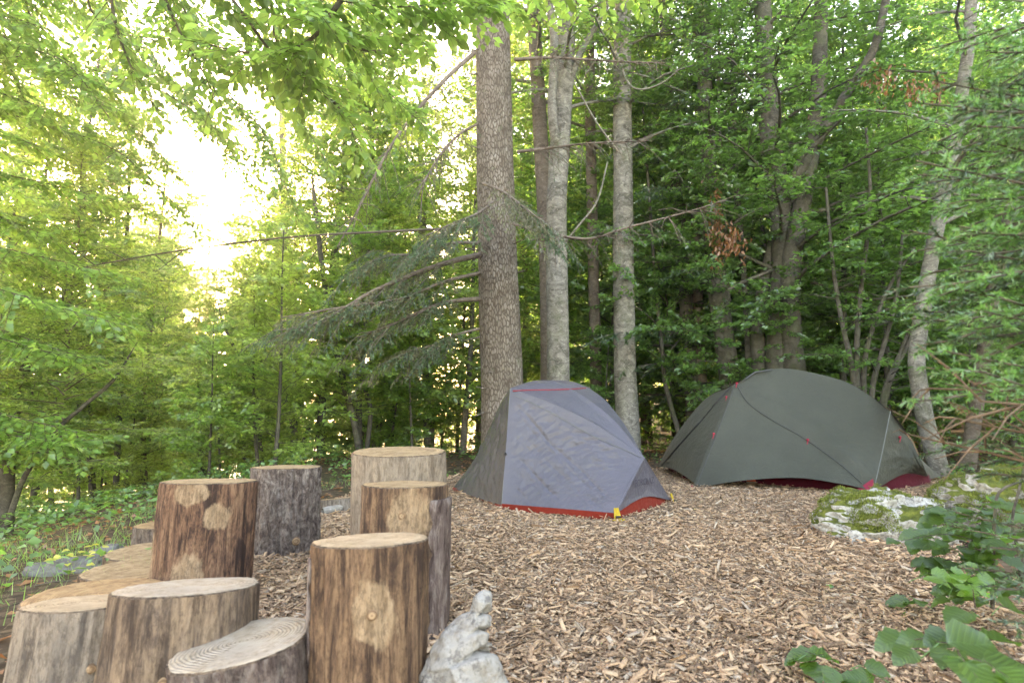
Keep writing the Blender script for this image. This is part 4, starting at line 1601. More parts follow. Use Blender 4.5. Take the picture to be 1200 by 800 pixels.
for (px, r0, kind, bk) in SB:
    pts = [at(*q) for q in px]
    wd, Q = extra_branch(T1, O1, pts, r0, bk)
    if kind == 1:
        needle_branch(fol, wd, Q[2:], r0 * .5, spread=.6, dens=150, nl=.035, nw=.009, droop=.55, step=.06, mat='olive_needle', bmat='brown_bark', t0=.1)
        for i in range(4, len(Q) - 2, 1):                # boughs forking off, hanging
            d = (Q[i + 1] - Q[i]).normalized()
            sd = d.cross(Vector((0, 0, 1))) * (1 if i % 2 else -1)
            L_ = random.uniform(.5, 1.0)
            e1 = Q[i] + (d * .8 + sd * .45 + Vector((0, 0, random.uniform(-.35, .15)))) * L_ * .5
            e2 = e1 + (d * .7 + sd * .2 + Vector((0, 0, random.uniform(-.75, -.15)))) * L_ * .6
            needle_branch(fol, wd, [Q[i], e1, e2], r0 * .25, spread=.34, dens=170, nl=.035, nw=.009, droop=.8, step=.06, mat=('needle', 'olive_needle')[i % 2], bmat='brown_bark', t0=.1)
    elif kind == 2:
        for i in range(3, len(Q) - 1, 1):
            for _ in range(5):
                d = (Q[i + 1] - Q[i]).normalized()
                e = Q[i] + (d * .4 + Vector((random.gauss(0, .5), random.gauss(0, .4), random.uniform(-1.0, .1)))).normalized() * random.uniform(.15, .6)
                m_ = Q[i].lerp(e, .5) + Vector((0, 0, .04))
                wd.tube([Q[i], m_, e], [.006, .004, .002], 4, bk, cap=False)
                if random.random() < .6:
                    needle_twig(fol, m_, e, 140, .03, .006, 'needle', wd, bk, .002)
    else:
        for i in range(4, len(Q) - 1):
            e = Q[i] + Vector((random.uniform(-.3, -.05), random.gauss(0, .2), random.gauss(-.05, .2)))
            wd.tube([Q[i], e], [.006, .002], 4, bk, cap=False)
            if random.random() < .4:
                needle_twig(fol, Q[i], e, 110, .03, .006, 'needle', wd, bk, .002)
    wd.build('branch', T1, True)
for k in range(46):                                   # high crown, above the picture
    z = 7.2 + k * .2
    p = on_trunk(Q1, z)
    pts = curved(p, k * 2.4, -.05, -.35, 2.6 * (1 - k / 60), 5)
    needle_branch(fol, fol, pts, .03, spread=.7, dens=40, nl=.06, nw=.016, droop=.5, step=.28, bmat='brown_bark', seg=4)
fol.build('crown', T1)
# stubs of broken twigs on the trunk
for k in range(14):
    z = random.uniform(.8, 6.5)
    p = on_trunk(Q1, z)
    a = random.uniform(pi, 2 * pi)
    d = Vector((cos(a), sin(a), random.gauss(0, .2)))
    s_ = MB(); s_.tube([p + d * .2, p + d * random.uniform(.36, .55)], [.014, .007], 6, 'spruce_bark')
    s_.build('branch_stub', T1, True)

# 2: beech pair behind the tent
T2, Q2, O2 = trunk_tree('beech_tree', 'pale lichened beech with a forked limb just right of the thick spruce', [(655, 500), (654, 440), (653, 330), (652, 250), (656, 170), (661, 90), (665, 0)], 9.0, 28, 22, 'beech_bark', 14, seed=2)
for px, r in (([(655, 185, 9.0), (649, 150, 8.8), (647, 110, 8.7), (650, 50, 8.6), (643, 0, 8.5), (640, -60, 8.5)], .085), ([(664, 110, 9), (676, 72, 8.9), (690, 45, 8.8), (706, 18, 8.8), (730, -30, 8.7)], .06),
              ([(657, 290, 8.95), (680, 262, 8.8), (700, 235, 8.7), (712, 190, 8.6)], .02)):
    wd, Q = extra_branch(T2, O2, [at(*q) for q in px], r, 'beech_bark', r * .6)
    wd.build('branch', T2, True)
beech_crown(T2, Q2, 5.5, 13, 26, 2.6, seed=21, sep=4)
T3, Q3, O3 = trunk_tree('beech_tree', 'slimmer brown trunk tight behind the pale forked beech', [(644, 500), (643, 430), (641, 300), (634, 170), (629, 80), (625, 0)], 9.8, 20, 17, 'brown_bark', 13, seed=3)
beech_crown(T3, Q3, 6, 12.5, 16, 2.2, seed=22)
T4, Q4, O4 = trunk_tree('beech_tree', 'thin straight grey trunk between the forked beech and the mottled one', [(699, 500), (698, 420), (695, 300), (692, 150), (690, 0)], 10.5, 14, 12, 'brown_bark', 13, seed=4)
beech_crown(T4, Q4, 5.5, 12.5, 18, 2.2, seed=23)
T5, Q5, O5 = trunk_tree('beech_tree', 'mottled grey trunk rising just right of the purple tent', [(737, 520), (733, 440), (731, 330), (730, 200), (729, 100), (730, 0)], 9.5, 27, 21, 'beech_bark', 14, seed=5)
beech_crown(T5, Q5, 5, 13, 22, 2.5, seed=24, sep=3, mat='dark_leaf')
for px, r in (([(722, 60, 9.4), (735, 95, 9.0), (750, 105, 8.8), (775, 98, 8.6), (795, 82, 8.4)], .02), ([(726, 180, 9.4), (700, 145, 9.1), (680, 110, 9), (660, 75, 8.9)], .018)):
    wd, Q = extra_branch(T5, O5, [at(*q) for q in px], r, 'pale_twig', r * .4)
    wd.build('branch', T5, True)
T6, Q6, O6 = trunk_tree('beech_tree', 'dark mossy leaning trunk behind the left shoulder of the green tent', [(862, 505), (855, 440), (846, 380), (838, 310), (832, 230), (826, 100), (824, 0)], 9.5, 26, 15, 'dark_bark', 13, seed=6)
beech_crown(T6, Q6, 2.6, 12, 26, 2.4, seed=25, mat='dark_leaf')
T62, Q62, O62 = trunk_tree('beech_tree', 'thin brown trunk beside the dark leaning one', [(826, 505), (822, 440), (818, 350), (815, 250), (820, 100), (818, 0)], 10.2, 13, 9, 'brown_bark', 12, seed=61)
beech_crown(T62, Q62, 3.5, 11.5, 14, 1.8, seed=26, mat='dark_leaf')
# the multi-stemmed old beech behind the green tent
T7, Q7, O7 = trunk_tree('beech_tree', 'old beech of several fused dark stems right behind the green tent', [(915, 500), (912, 440), (916, 360), (918, 300), (914, 240), (905, 180), (900, 90), (893, 0)], 9.2, 34, 20, 'dark_bark', 14, seed=7, wob=.16, flare=.5)
for px, r in (([(935, 500, 9.1), (932, 440, 9.0), (926, 370, 9.0), (928, 300, 9.0), (940, 240, 9.0), (952, 170, 9), (960, 90, 9), (962, 0, 9), (962, -80, 9)], .17),
              ([(890, 500, 9.3), (889, 440, 9.3), (888, 380, 9.3), (897, 320, 9.3), (906, 280, 9.3)], .13),
              ([(880, 505, 9.5), (878, 440, 9.5), (876, 380, 9.5), (870, 300, 9.5), (862, 200, 9.6), (858, 60, 9.6)], .07),
              ([(930, 215, 9.0), (955, 170, 8.9), (985, 120, 8.8), (1020, 66, 8.6), (1034, 20, 8.5), (1050, -60, 8.5)], .09),
              ([(1000, 100, 8.7), (1010, 85, 8.5), (1050, 83, 8.2), (1110, 86, 8.0)], .025),
              ([(925, 230, 9.0), (935, 190, 8.9), (960, 165, 8.8), (985, 140, 8.5)], .045),
              ([(940, 250, 9.0), (1000, 240, 8.6), (1060, 215, 8.3), (1110, 190, 8.1)], .04),
              ([(950, 330, 9.0), (1010, 350, 8.6), (1080, 345, 8.3)], .028)):
    wd, Q = extra_branch(T7, O7, [at(*q) for q in px], r, 'dark_bark', r * .55, seg=12, n=24)
    wd.build('stem' if r > .06 else 'branch', T7, True)
beech_crown(T7, Q7, 2.2, 13, 64, 3.6, seed=27, mat='dark_leaf', bark='dark_bark', sep=6)
T8, Q8, O8 = trunk_tree('beech_tree', 'curved silvery trunk leaning out to the right past the green tent', [(1092, 520), (1084, 490), (1077, 450), (1074, 420), (1080, 370), (1090, 310), (1103, 240), (1118, 170), (1130, 90), (1137, 30)], 7.6, 19, 13, 'beech_bark', 11, seed=8)
beech_crown(T8, Q8, 3.2, 10.5, 22, 2.2, seed=28, mat='dark_leaf', sep=3)
T9, Q9, O9 = trunk_tree('beech_tree', 'slim trunk leaning out at the right edge above the spruce boughs', [(1140, 500), (1155, 400), (1168, 320), (1180, 270), (1195, 195), (1215, 100)], 8.4, 16, 13, 'brown_bark', 10, seed=9)
beech_crown(T9, Q9, 3.4, 9.5, 16, 2.0, seed=29, mat='dark_leaf')
# brown dead cluster hanging by the dark trunk, dead leaves on the old beech's limb
dl = MB()
for (x, y, Y, n, sx, sz) in ((839, 262, 8.9, 150, .05, .30), (857, 282, 8.7, 110, .09, .13), (1038, 90, 8.0, 60, .12, .14), (1074, 108, 8.0, 50, .06, .12), (1098, 100, 8.0, 50, .05, .12)):
    c = at(x, y, Y) - O7
    P = np.array(c)[None] + RNG.normal(0, 1, (n, 3)) * np.array([sx, sx, sz])
    dl.leaves(P, np.array([[0, 0, -1.]]) + rvec(n, .4), rvec(n, 1), .09, .045, 'dead_leaf', fold=.3)
dl.build('dead_leaves', T7)['kind'] = 'stuff'

# multi-stemmed hazel right of the old beech
hz = at(1018, 505, 8.2); hz.z = gz(hz.x, hz.y)
HZ = thing('hazel_bush', 'bush of thin splayed dark stems between the old beech and the silvery trunk', 'bush', hz)
hc = MB()
random.seed(5)
for px in ([(1015, 500), (1012, 450), (1018, 400), (1040, 340), (1072, 290)], [(1018, 500), (1022, 460), (1034, 410), (1050, 350), (1058, 270)], [(1022, 505), (1035, 465), (1052, 420), (1066, 385)],
           [(1010, 505), (1000, 440), (985, 370), (975, 300), (968, 220)], [(1020, 505), (1040, 455), (1065, 400), (1085, 330)], [(1008, 500), (1004, 420), (1010, 330), (1020, 240), (1015, 150)]):
    pts = [at(q[0], q[1], 8.2) - hz for q in px]
    pts[0].z = -.1
    wd = MB()
    Q = poly(pts, 14)
    wd.tube(Q, [.045 * (1 - .6 * i / 14) for i in range(15)], 8, 'dark_bark', wob=.15)
    wd.build('stem', HZ, True)
    for k in range(9):
        p = Q[random.randint(5, 14)]
        pts = curved(p, random.uniform(0, 2 * pi), .3, -.15, random.uniform(.6, 1.3), 4)
        leafy_branch(hc, hc, pts, .008, .07, 46, spread=.45, mat='dark_leaf', bmat='dark_bark', step=.16)
hc.build('crown', HZ)

used = set()


def plant(src, x, y, s, label, group, rz=None):
    loc_ = (x, y, gz(x, y) - .03)
    rz = random.uniform(0, 6.28) if rz is None else rz
    if src.name not in used:
        used.add(src.name)
        src.location = loc_; src.rotation_euler = (0, 0, rz); src.scale = (s,) * 3
        src['label'] = label; src['group'] = group
        return src
    return dup(src, loc_, (random.gauss(0, .03), random.gauss(0, .03), rz), s, label, group)


# ---- generic forest beyond, copies of a few models
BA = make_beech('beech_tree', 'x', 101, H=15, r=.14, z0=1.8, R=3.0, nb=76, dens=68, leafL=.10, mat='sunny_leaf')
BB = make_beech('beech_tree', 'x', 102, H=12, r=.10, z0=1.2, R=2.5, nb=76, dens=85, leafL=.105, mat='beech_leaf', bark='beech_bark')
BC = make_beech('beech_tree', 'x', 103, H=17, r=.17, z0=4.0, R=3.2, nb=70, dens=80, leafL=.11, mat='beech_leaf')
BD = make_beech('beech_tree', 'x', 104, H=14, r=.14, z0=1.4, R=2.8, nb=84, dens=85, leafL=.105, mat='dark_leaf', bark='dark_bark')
SA = make_spruce('spruce_tree', 'x', 105, H=15, r=.15, z0=.8, R=2.2, nb=80, dens=80, nl=.07, nw=.018)
YA = make_beech('beech_sapling', 'x', 106, H=4.6, r=.035, z0=.4, R=1.5, nb=40, dens=80, leafL=.085, mat='sunny_leaf', bark='dark_bark', up=.3, step=.11)
YB = make_beech('beech_sapling', 'x', 107, H=3.2, r=.025, z0=.25, R=1.2, nb=34, dens=85, leafL=.085, mat='beech_leaf', bark='dark_bark', up=.3, step=.11)
YC = make_beech('beech_sapling', 'x', 108, H=3.6, r=.03, z0=.3, R=1.3, nb=38, dens=85, leafL=.08, mat='dark_leaf', bark='dark_bark', up=.3, step=.11)
# background thin trunks in view on the left and centre, each with its own label
THIN = [
    ([(503, 520), (502, 470), (500, 400), (498, 330), (494, 240)], 13, 13, 11, 'beech_bark', 'pale straight trunk showing left of the thick spruce above the far ground'),
    ([(440, 520), (438, 470), (436, 400), (436, 300)], 15, 9, 7, 'beech_bark', 'pale thin trunk half lost in leaves behind the widest log'),
    ([(421, 530), (414, 490), (404, 455), (392, 400), (380, 330), (368, 230)], 9.5, 8, 5, 'dark_bark', 'dark sapling stem leaning left behind the fallen stick'),
    ([(430, 525), (434, 480), (425, 440), (428, 380)], 10, 6, 4, 'dark_bark', 'dark thin stem rising beside the leaning sapling'),
    ([(236, 560), (235, 520), (233, 480), (234, 440)], 12, 6, 5, 'dark_bark', 'thin dark stem below the low sun'),
    ([(6, 620), (10, 540), (18, 480), (34, 420), (60, 380)], 6.5, 17, 9, 'dark_bark', 'dark trunk at the left edge leaning inwards'),
    ([(10, 610), (28, 560), (60, 510), (95, 478), (132, 446)], 6.3, 7, 4, 'dark_bark', 'thin dark stem slanting up from the foot of the left edge trunk'),
    ([(136, 580), (137, 540), (139, 500), (141, 440)], 12, 7, 6, 'dark_bark', 'straight dark trunk in the undergrowth left of the scraped log'),
    ([(108, 570), (105, 530), (100, 495), (98, 440)], 11, 8, 6, 'dark_bark', 'slightly curved dark trunk among far left stems'),
    ([(170, 565), (168, 520), (166, 480), (172, 430)], 14, 6, 5, 'brown_bark', 'brown stem seen over the scraped log'),
    ([(754, 500), (755, 420), (757, 330), (764, 240), (762, 100)], 14, 9, 7, 'brown_bark', 'thin brown trunk in the gap between the two tents'),
    ([(795, 505), (780, 450), (775, 400), (768, 330)], 10, 6, 4, 'dark_bark', 'dark crooked stem just left of the green tent'),
    ([(612, 470), (616, 400), (615, 320), (612, 200)], 16, 8, 7, 'brown_bark', 'narrow brown trunk glimpsed right of the thick spruce'),
    ([(470, 470), (468, 400), (455, 330), (450, 200)], 17, 8, 6, 'beech_bark', 'far pale trunk half hidden by drooping spruce twigs'),
    ([(345, 520), (340, 400), (335, 300), (331, 180), (330, 60)], 16, 9, 7, 'beech_bark', 'far slim beech over the bark-covered log'),
    ([(968, 470), (970, 400), (972, 300)], 16, 8, 7, 'beech_bark', 'far grey trunk seen over the crest of the green tent'),
    ([(20, 300), (26, 250), (18, 200), (44, 140)], 13, 6, 4, 'pale_twig', 'pale stem high in the leaves at the left edge'),
    ([(305, 520), (300, 470), (285, 430), (262, 380)], 11, 5, 3, 'dark_bark', 'thin stem leaning left over the bark-covered log'),
    ([(355, 520), (372, 470), (374, 420), (384, 350)], 11, 5, 4, 'dark_bark', 'thin upright stem between leaning saplings behind the logs'),
    ([(60, 590), (58, 540), (56, 500), (66, 440)], 10, 6, 5, 'dark_bark', 'thin dark trunk in the far left thicket'),
]
for i, (px, Y, w0, w1, bk, lab) in enumerate(THIN):
    lean_ = abs(px[-1][0] - px[0][0]) > 30 or 'low sun' in lab
    t, Q, o_ = trunk_tree('young_beech', lab, px, Y, w0, w1, bk, (at(*px[-1], Y).z + .4) if lean_ else 8 + (i % 4), seed=30 + i, seg=10, wob=.08)
    src = (BB if i % 2 else BA) if px[0][0] < 520 else BD
    c_ = [k for k in src.children if k.name.startswith('crown')][0].copy()
    COL.objects.link(c_)
    c_.parent = t
    q_ = on_trunk(Q, 2.5)
    c_.location = (q_.x * .6, q_.y * .6, .3)
    c_.rotation_euler = (0, 0, i * 1.3)
    c_.scale = (.6, .6, .62)
    if 'low sun' in lab:
        c_.scale = (.3, .3, .2)
    if lean_:
        c_.scale = (.4, .4, .26)
        q_ = on_trunk(Q, 1.2); c_.location = (q_.x, q_.y, .2)



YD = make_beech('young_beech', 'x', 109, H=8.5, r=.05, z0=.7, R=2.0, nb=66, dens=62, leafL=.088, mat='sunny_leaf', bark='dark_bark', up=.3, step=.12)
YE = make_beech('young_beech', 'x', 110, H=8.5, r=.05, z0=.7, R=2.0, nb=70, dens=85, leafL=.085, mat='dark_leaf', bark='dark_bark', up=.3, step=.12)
random.seed(23)
# px = column, Y = distance
FAR = []
for Y, n in ((16, 9), (20, 12), (26, 14), (34, 16), (45, 18)):
    for k in range(n):
        px = -120 + (1440) * (k + random.uniform(.1, .9)) / n
        FAR.append((px, Y * random.uniform(.9, 1.12)))
LL = 'beech in the hazy backlit wood on the left, one of many alike'
for px, Y in FAR:
    x = (px - 600) / FPX * Y
    if px < 560:
        grp = 'beeches of the backlit wood on the left'
        if Y > 19 and random.random() < .55:
            continue
        if 150 < px < 300:
            if Y > 15:
                yy_ = random.uniform(255, 310)
                top_ = .85 + (475 - yy_) / 700 * Y - gz(x, Y)
                plant(BB, x, Y, top_ / 12, 'low beech under the bright gap in the backlit wood on the left', grp)
            continue
        if 110 < px < 320 and Y < 60:
            plant(YD, x, Y, random.uniform(.85, 1.05) * (1 if Y < 22 else 1.3), 'low beech under the bright gap in the backlit wood on the left', grp)
            continue
        if Y < 22:
            plant(random.choice([YD, BB]), x, Y, random.uniform(.9, 1.15), LL, grp)
            continue
        plant(random.choice([BA, BB, YD]), x, Y, random.uniform(.8, 1.1), LL, grp)
    else:
        src, s = random.choice([BD, BC, SA, BB, BD]), random.uniform(.85, 1.1)
        lab, grp = 'beech in the shaded wood behind the tents, one of many alike', 'beeches of the shaded wood behind the tents'
        if src is SA: lab, grp = 'dark spruce in the shaded wood behind the tents, one of several alike', 'spruces of the shaded wood behind the tents'
        plant(src, x, Y, s, lab, grp)
for Y, n in ((10.5, 7), (13.5, 9), (17, 8)):
    for k in range(n):
        px = -80 + 660 * (k + random.uniform(.1, .9)) / n
        if 110 < px < 330:
            plant(YA, (px - 600) / FPX * Y, Y, random.uniform(.5, .7), 'low beech under the bright gap in the backlit wood on the left', 'beeches of the backlit wood on the left')
        else:
            plant(YD, (px - 600) / FPX * Y, Y, random.uniform(.75, 1.1), LL, 'beeches of the backlit wood on the left')
for Y, n in ((9.6, 7), (11.5, 9), (14, 9), (18, 8)):
    for k in range(n):
        px = (600 if Y > 10 else 770) + (0 if Y > 10 else -90) * k / n + 680 * (k + random.uniform(.1, .9)) / n
        plant(YE, (px - 600) / FPX * Y, Y, random.uniform(.75, 1.15), 'beech in the shaded wood behind the tents, one of many alike', 'beeches of the shaded wood behind the tents')
# the dark spruce seen above the gap between the tents, another beside it
plant(SA, (815 - 600) / FPX * 10.3, 10.3, 1.0, 'dark spruce in the shaded wood behind the tents, one of several alike', 'spruces of the shaded wood behind the tents')
plant(SA, (795 - 600) / FPX * 13.5, 13.5, 1.1, 'dark spruce in the shaded wood behind the tents, one of several alike', 'spruces of the shaded wood behind the tents')
for k in range(16):
    Y = random.uniform(15, 32)
    px = random.choice([random.uniform(120, 196), random.uniform(248, 340), random.uniform(120, 340)])
    x = (px - 600) / FPX * Y
    top_ = .85 + (475 - random.uniform(235, 330)) / 700 * Y - gz(x, Y)
    plant(YD, x, Y, top_ / 8.5, 'low beech under the bright gap in the backlit wood on the left', 'beeches of the backlit wood on the left')
for k in range(12):
    Y = random.uniform(32, 60); px = random.uniform(175, 310)
    x = (px - 600) / FPX * Y
    top_ = .85 + (475 - random.uniform(265, 310)) / 700 * Y - gz(x, Y)
    plant(random.choice([BA, BB]), x, Y, top_ / 13.5, 'low beech under the bright gap in the backlit wood on the left', 'beeches of the backlit wood on the left')
for k in range(14):
    Y = random.uniform(12, 20); px = random.uniform(395, 575)
    plant(YB, (px - 600) / FPX * Y, Y, random.uniform(.5, .85), 'low leafy bush far back in the backlit wood, one of many alike', 'low bushes far back in the backlit wood')
for k in range(44):
    Y = random.uniform(15, 34)
    px = random.uniform(60, 640)
    x = (px - 600) / FPX * Y
    plant(random.choice([YA, YB, YA]), x, Y, random.uniform(.45, .85), 'low leafy bush far back in the backlit wood, one of many alike', 'low bushes far back in the backlit wood')
for (x, y, sc_) in ((5.6, 4.4, .7), (6.8, 5.4, .85), (7.4, 3.6, .8), (8.2, 6.4, .9), (5.0, 2.6, .6), (9.4, 4.6, 1.0), (6.2, 1.2, .8)):
    plant(YC, x, y, sc_, 'leafy sapling on the litter-strewn soil to the right of the mossy boulder', 'saplings on the soil right of the mossy boulder')
# wide far belt
for k in range(46):
    Y = random.uniform(55, 90)
    px = -300 + 1800 * (k + random.random()) / 46
    if 130 < px < 300: continue
    plant(random.choice([BA, BC, BD]), (px - 600) / FPX * Y, Y, random.uniform(.9, 1.2), 'far tree of the closed wood on the skyline, one of many alike', 'far trees on the skyline of the wood')
# understory saplings
UN = []
for Y, n in ((8.2, 7), (10, 10), (12.5, 12), (16, 12), (21, 12)):
    for k in range(n):
        px = -60 + 1320 * (k + random.uniform(.05, .95)) / n
        UN.append((px, Y * random.uniform(.92, 1.1)))
for px, Y in UN:
    x = (px - 600) / FPX * Y
    if poly_dist(x, Y) > -.9:
        continue
    if px < 560:
        plant(random.choice([YA, YB, YA]), x, Y, random.uniform(.55, .95), 'leafy beech sapling in the understory left of the thick spruce, one of many alike', 'saplings of the left understory')
    else:
        plant(random.choice([YC, YB, YC]), x, Y, random.uniform(.55, .95), 'leafy sapling in the dark understory behind the tents, one of many alike', 'saplings of the understory behind the tents')

# turn each tree that crosses the line to the low sun until a small gap between its leaves lets the sun through
bpy.context.view_layer.update()
vcache = {}
sdv = np.array(sun_dir, np.float32)
for t_ in [o for o in COL.objects if o.type == 'EMPTY' and o.get('category') in ('tree', 'bush') or o.name.startswith('beech_sapling')]:
    if t_.type != 'EMPTY': continue
    dx = t_.location.x - t_.location.y * math.tan(SUN_AZ)
    if abs(dx) > 3.6 or t_.location.y < 3:
        continue
    cr_ = [c for c in t_.children if c.name.startswith('crown')]
    if not cr_:
        continue
    c = cr_[0]
    me = c.data
    if me.name not in vcache:
        a_ = np.empty(len(me.vertices) * 3, np.float32); me.vertices.foreach_get('co', a_); vcache[me.name] = a_.reshape(-1, 3)
    V = vcache[me.name]
    best = None
    x0, y0 = t_.location.x, t_.location.y
    for k in range(30):
        rz = t_.rotation_euler.z if k == 0 else random.uniform(0, 6.28)
        ox = 0 if k < 8 else random.uniform(-.5, .5)
        mt = Matrix.Translation((x0 + ox, y0, t_.location.z)) @ Matrix.Rotation(rz, 4, 'Z') @ Matrix.Diagonal((*t_.scale, 1)) @ c.matrix_basis
        A = np.array(mt, np.float32)
        W = V @ A[:3, :3].T + A[:3, 3] - np.array([0, 0, EYE], np.float32)
        proj = W @ sdv
        perp = np.linalg.norm(W - proj[:, None] * sdv, axis=1)
        hits = int((perp < proj * .0085 + .03).sum())
        if best is None or hits < best[0]:
            best = (hits, rz, ox)
        if hits == 0:
            break
    if 'trunk' and t_.name.startswith('spruce'):
        continue
    if best[2] == 0 or not any(ch.name.startswith('stem') for ch in t_.children):
        if t_['label'].startswith(('thin', 'dark', 'pale', 'straight', 'slightly', 'brown', 'narrow', 'far pale', 'far slim')):
            c.rotation_euler.z += best[1] - t_.rotation_euler.z if best[2] == 0 else 0
        else:
            t_.rotation_euler = (0, 0, best[1]); t_.location.x = x0 + best[2]


# ============================================================ NEAR FOLIAGE, EACH LARGE LEAF A MESH OF ITS OWN
def leaf_mesh(name, mat, kind='oval', var=0):
    """unit leaf along +Y, normal +Z"""
    random.seed(var + 3)
    n = 9
    mb = MB()
    v = []
    for i in range(n):
        t = i / (n - 1)
        if kind == 'oval':
            w = .33 * math.sin(pi * t ** .85) ** .8
        else:
            w = .40 * math.sin(pi * t ** .75) ** .75 * (1 + (.10 if i % 2 else -.06))
        z = -.16 * t * t + .03 * sin(t * 9 + var)
        v += [(-w, t, z + w * (.30 + .1 * sin(i * 2.1 + var))), (0, t, z), (w, t, z + w * (.24 + .1 * cos(i * 1.7 + var)))]
    f = []
    for i in range(n - 1):
        a = i * 3
        f += [(a, a + 1, a + 4, a + 3), (a + 1, a + 2, a + 5, a + 4)]
    mb.add(v, f, mat, np.full(len(f), random.uniform(.25, .85)))
    mb.tube([(0, -.22, .05), (0, 0, 0), (0, .9, -.13)], [.012, .014, .004], 3, 'twig', cap=False)
    return mb.mesh(name, True)


LM = {}
for m_, k_ in (('beech_leaf', 'oval'), ('bramble_leaf', 'round'), ('lime_leaf', 'round'), ('dark_leaf', 'oval'), ('sunny_leaf', 'oval'), ('yellow_leaf', 'round')):
    LM[m_] = [leaf_mesh('leaf', m_, k_, q) for q in range(4)]


def leaf_obj(parent, p, d, nrm, L, mat):
    d = Vector(d).normalized(); nrm = Vector(nrm)
    s = d.cross(nrm).normalized(); u = s.cross(d)
    o = bpy.data.objects.new('leaf', random.choice(LM[mat]))
    COL.objects.link(o)
    o.parent = parent
    mt = Matrix((s * L, d * L, u * L)).transposed().to_4x4()
    mt.translation = p
    o.matrix_local = mt
    return o


def near_spray(root, org, branches, mat, leafL, budget, r0, bark='twig', step=.075, spread=.32, fill=1.0, dens=30):
    """branches: world point lists; nearest leaves become own objects, the rest one mesh"""
    allp = []
    for pts in branches:
        pts = [Vector(p) - org for p in pts]
        Q = poly(pts, max(8, len(pts) * 4))
        wd = MB()
        rad = [max(.0015, r0 * (1 - .9 * i / (len(Q) - 1))) for i in range(len(Q))]
        wd.tube(Q, rad, 6, bark, wob=.12)
        L = sum((Q[i + 1] - Q[i]).length for i in range(len(Q) - 1))
        nt = int(L / step)
        for k in range(nt):
            t = .12 + .88 * k / nt
            i = min(len(Q) - 2, int(t * (len(Q) - 1)))
            p = Q[i].lerp(Q[i + 1], t * (len(Q) - 1) - i)
            tan = (Q[i + 1] - Q[i]).normalized()
            up = Vector((random.gauss(0, .25), random.gauss(0, .25), 1))
            sd = tan.cross(up).normalized() * (1 if k % 2 else -1)
            a = random.uniform(.6, 1.15)
            d = (tan * cos(a) + sd * sin(a) + Vector((0, 0, random.gauss(-.12, .15)))).normalized()
            tl = spread * random.uniform(.35, 1.1) * (1 - .45 * t)
            e = p + d * tl + Vector((0, 0, -.12 * tl))
            m_ = p.lerp(e, .5) + Vector((0, 0, .03 * tl))
            wd.tube([p, m_, e], [max(.0018, r0 * .16), .0014, .001], 4, bark, cap=False)
            nl = max(2, int(tl * dens))
            for q in range(nl + 1):
                u = (q + .6) / (nl + .6)
                b = p.lerp(m_, u * 2) if u < .5 else m_.lerp(e, min(1, u * 2 - 1))
                sg = 1 if q % 2 else -1
                pd = d.cross(up).normalized() * sg
                ld = (d * .75 + pd * .8 + Vector((random.gauss(0, .15), random.gauss(0, .15), random.gauss(-.25, .2)))).normalized()
                if q == nl:
                    ld = d
                nn = up.normalized() + Vector((random.gauss(0, .28), random.gauss(0, .28), 0))
                allp.append((b + ld * leafL * .15, ld, nn, leafL * random.uniform(.7, 1.15)))
        wd.build('branch', root, True)
    random.shuffle(allp)

    def key(a):
        w = a[0] + org
        px = 600 + FPX * w.x / max(.2, w.y); py = 475 - FPX * (w.z - EYE) / max(.2, w.y)
        vis = -20 < px < 1220 and -20 < py < 820
        return (0 if vis else 1, -a[3] / w.length)
    allp.sort(key=key)
    for (p, d, n_, L) in allp[:budget]:
        leaf_obj(root, p, d, n_, L, mat)
    rest = allp[budget:]
    if rest:
        mb = MB()
        mb.leaves([tuple(a[0]) for a in rest], [tuple(a[1]) for a in rest], [tuple(a[2]) for a in rest], [a[3] for a in rest], [a[3] * .64 for a in rest], mat)
        mb.build('leaves', root)['kind'] = 'stuff'


# overhanging beech: stands outside the picture on the left, boughs reach over the clearing
random.seed(77)
ob = Vector((-4.6, 3.6, gz(-4.6, 3.6)))
OB = thing('beech_tree', 'near beech whose broad leafy boughs hang across the top left', 'tree', ob)
mb = MB(); mb.tube(poly([Vector((0, 0, -.3)), Vector((.05, 0, 2)), Vector((.1, .05, 4)), Vector((.0, .1, 7))], 14), [.13 - .006 * i for i in range(15)], 14, 'beech_bark', wob=.08, flare=.3)
mb.build('trunk', OB, True)
tr = lambda z: ob + Vector((.08, .03, z))
top_b = [
    [tr(4.6), at(-40, -180, 3.4), at(160, -90, 3.1), at(330, -20, 2.9), at(450, 8, 2.9), at(585, -2, 2.9)],
    [at(230, -60, 3.0), at(280, 10, 2.95), at(330, 75, 3.0), at(370, 98, 3.1)],
    [at(400, 0, 2.9), at(360, 50, 2.85), at(300, 62, 2.8), at(230, 50, 2.8)],
    [at(160, -90, 3.1), at(190, -10, 3.1), at(215, 45, 3.1), at(260, 120, 3.15)],
    [at(330, -20, 2.9), at(400, 45, 3.0), at(450, 60, 3.1), at(500, 32, 3.2), at(545, 10, 3.3)],
    [at(330, 20, 3.0), at(360, 90, 3.1), at(400, 130, 3.15), at(420, 175, 3.2)],
    [at(120, -110, 3.2), at(130, 0, 3.3), at(150, 70, 3.35), at(185, 130, 3.4)],
    [at(400, -20, 2.9), at(470, -20, 3.0), at(560, -8, 3.1), at(640, -10, 3.2), at(700, -14, 3.3), at(780, -10, 3.4)],
    [at(160, -90, 3.1), at(240, -30, 2.8), at(320, -10, 2.7), at(380, 20, 2.6)],
]
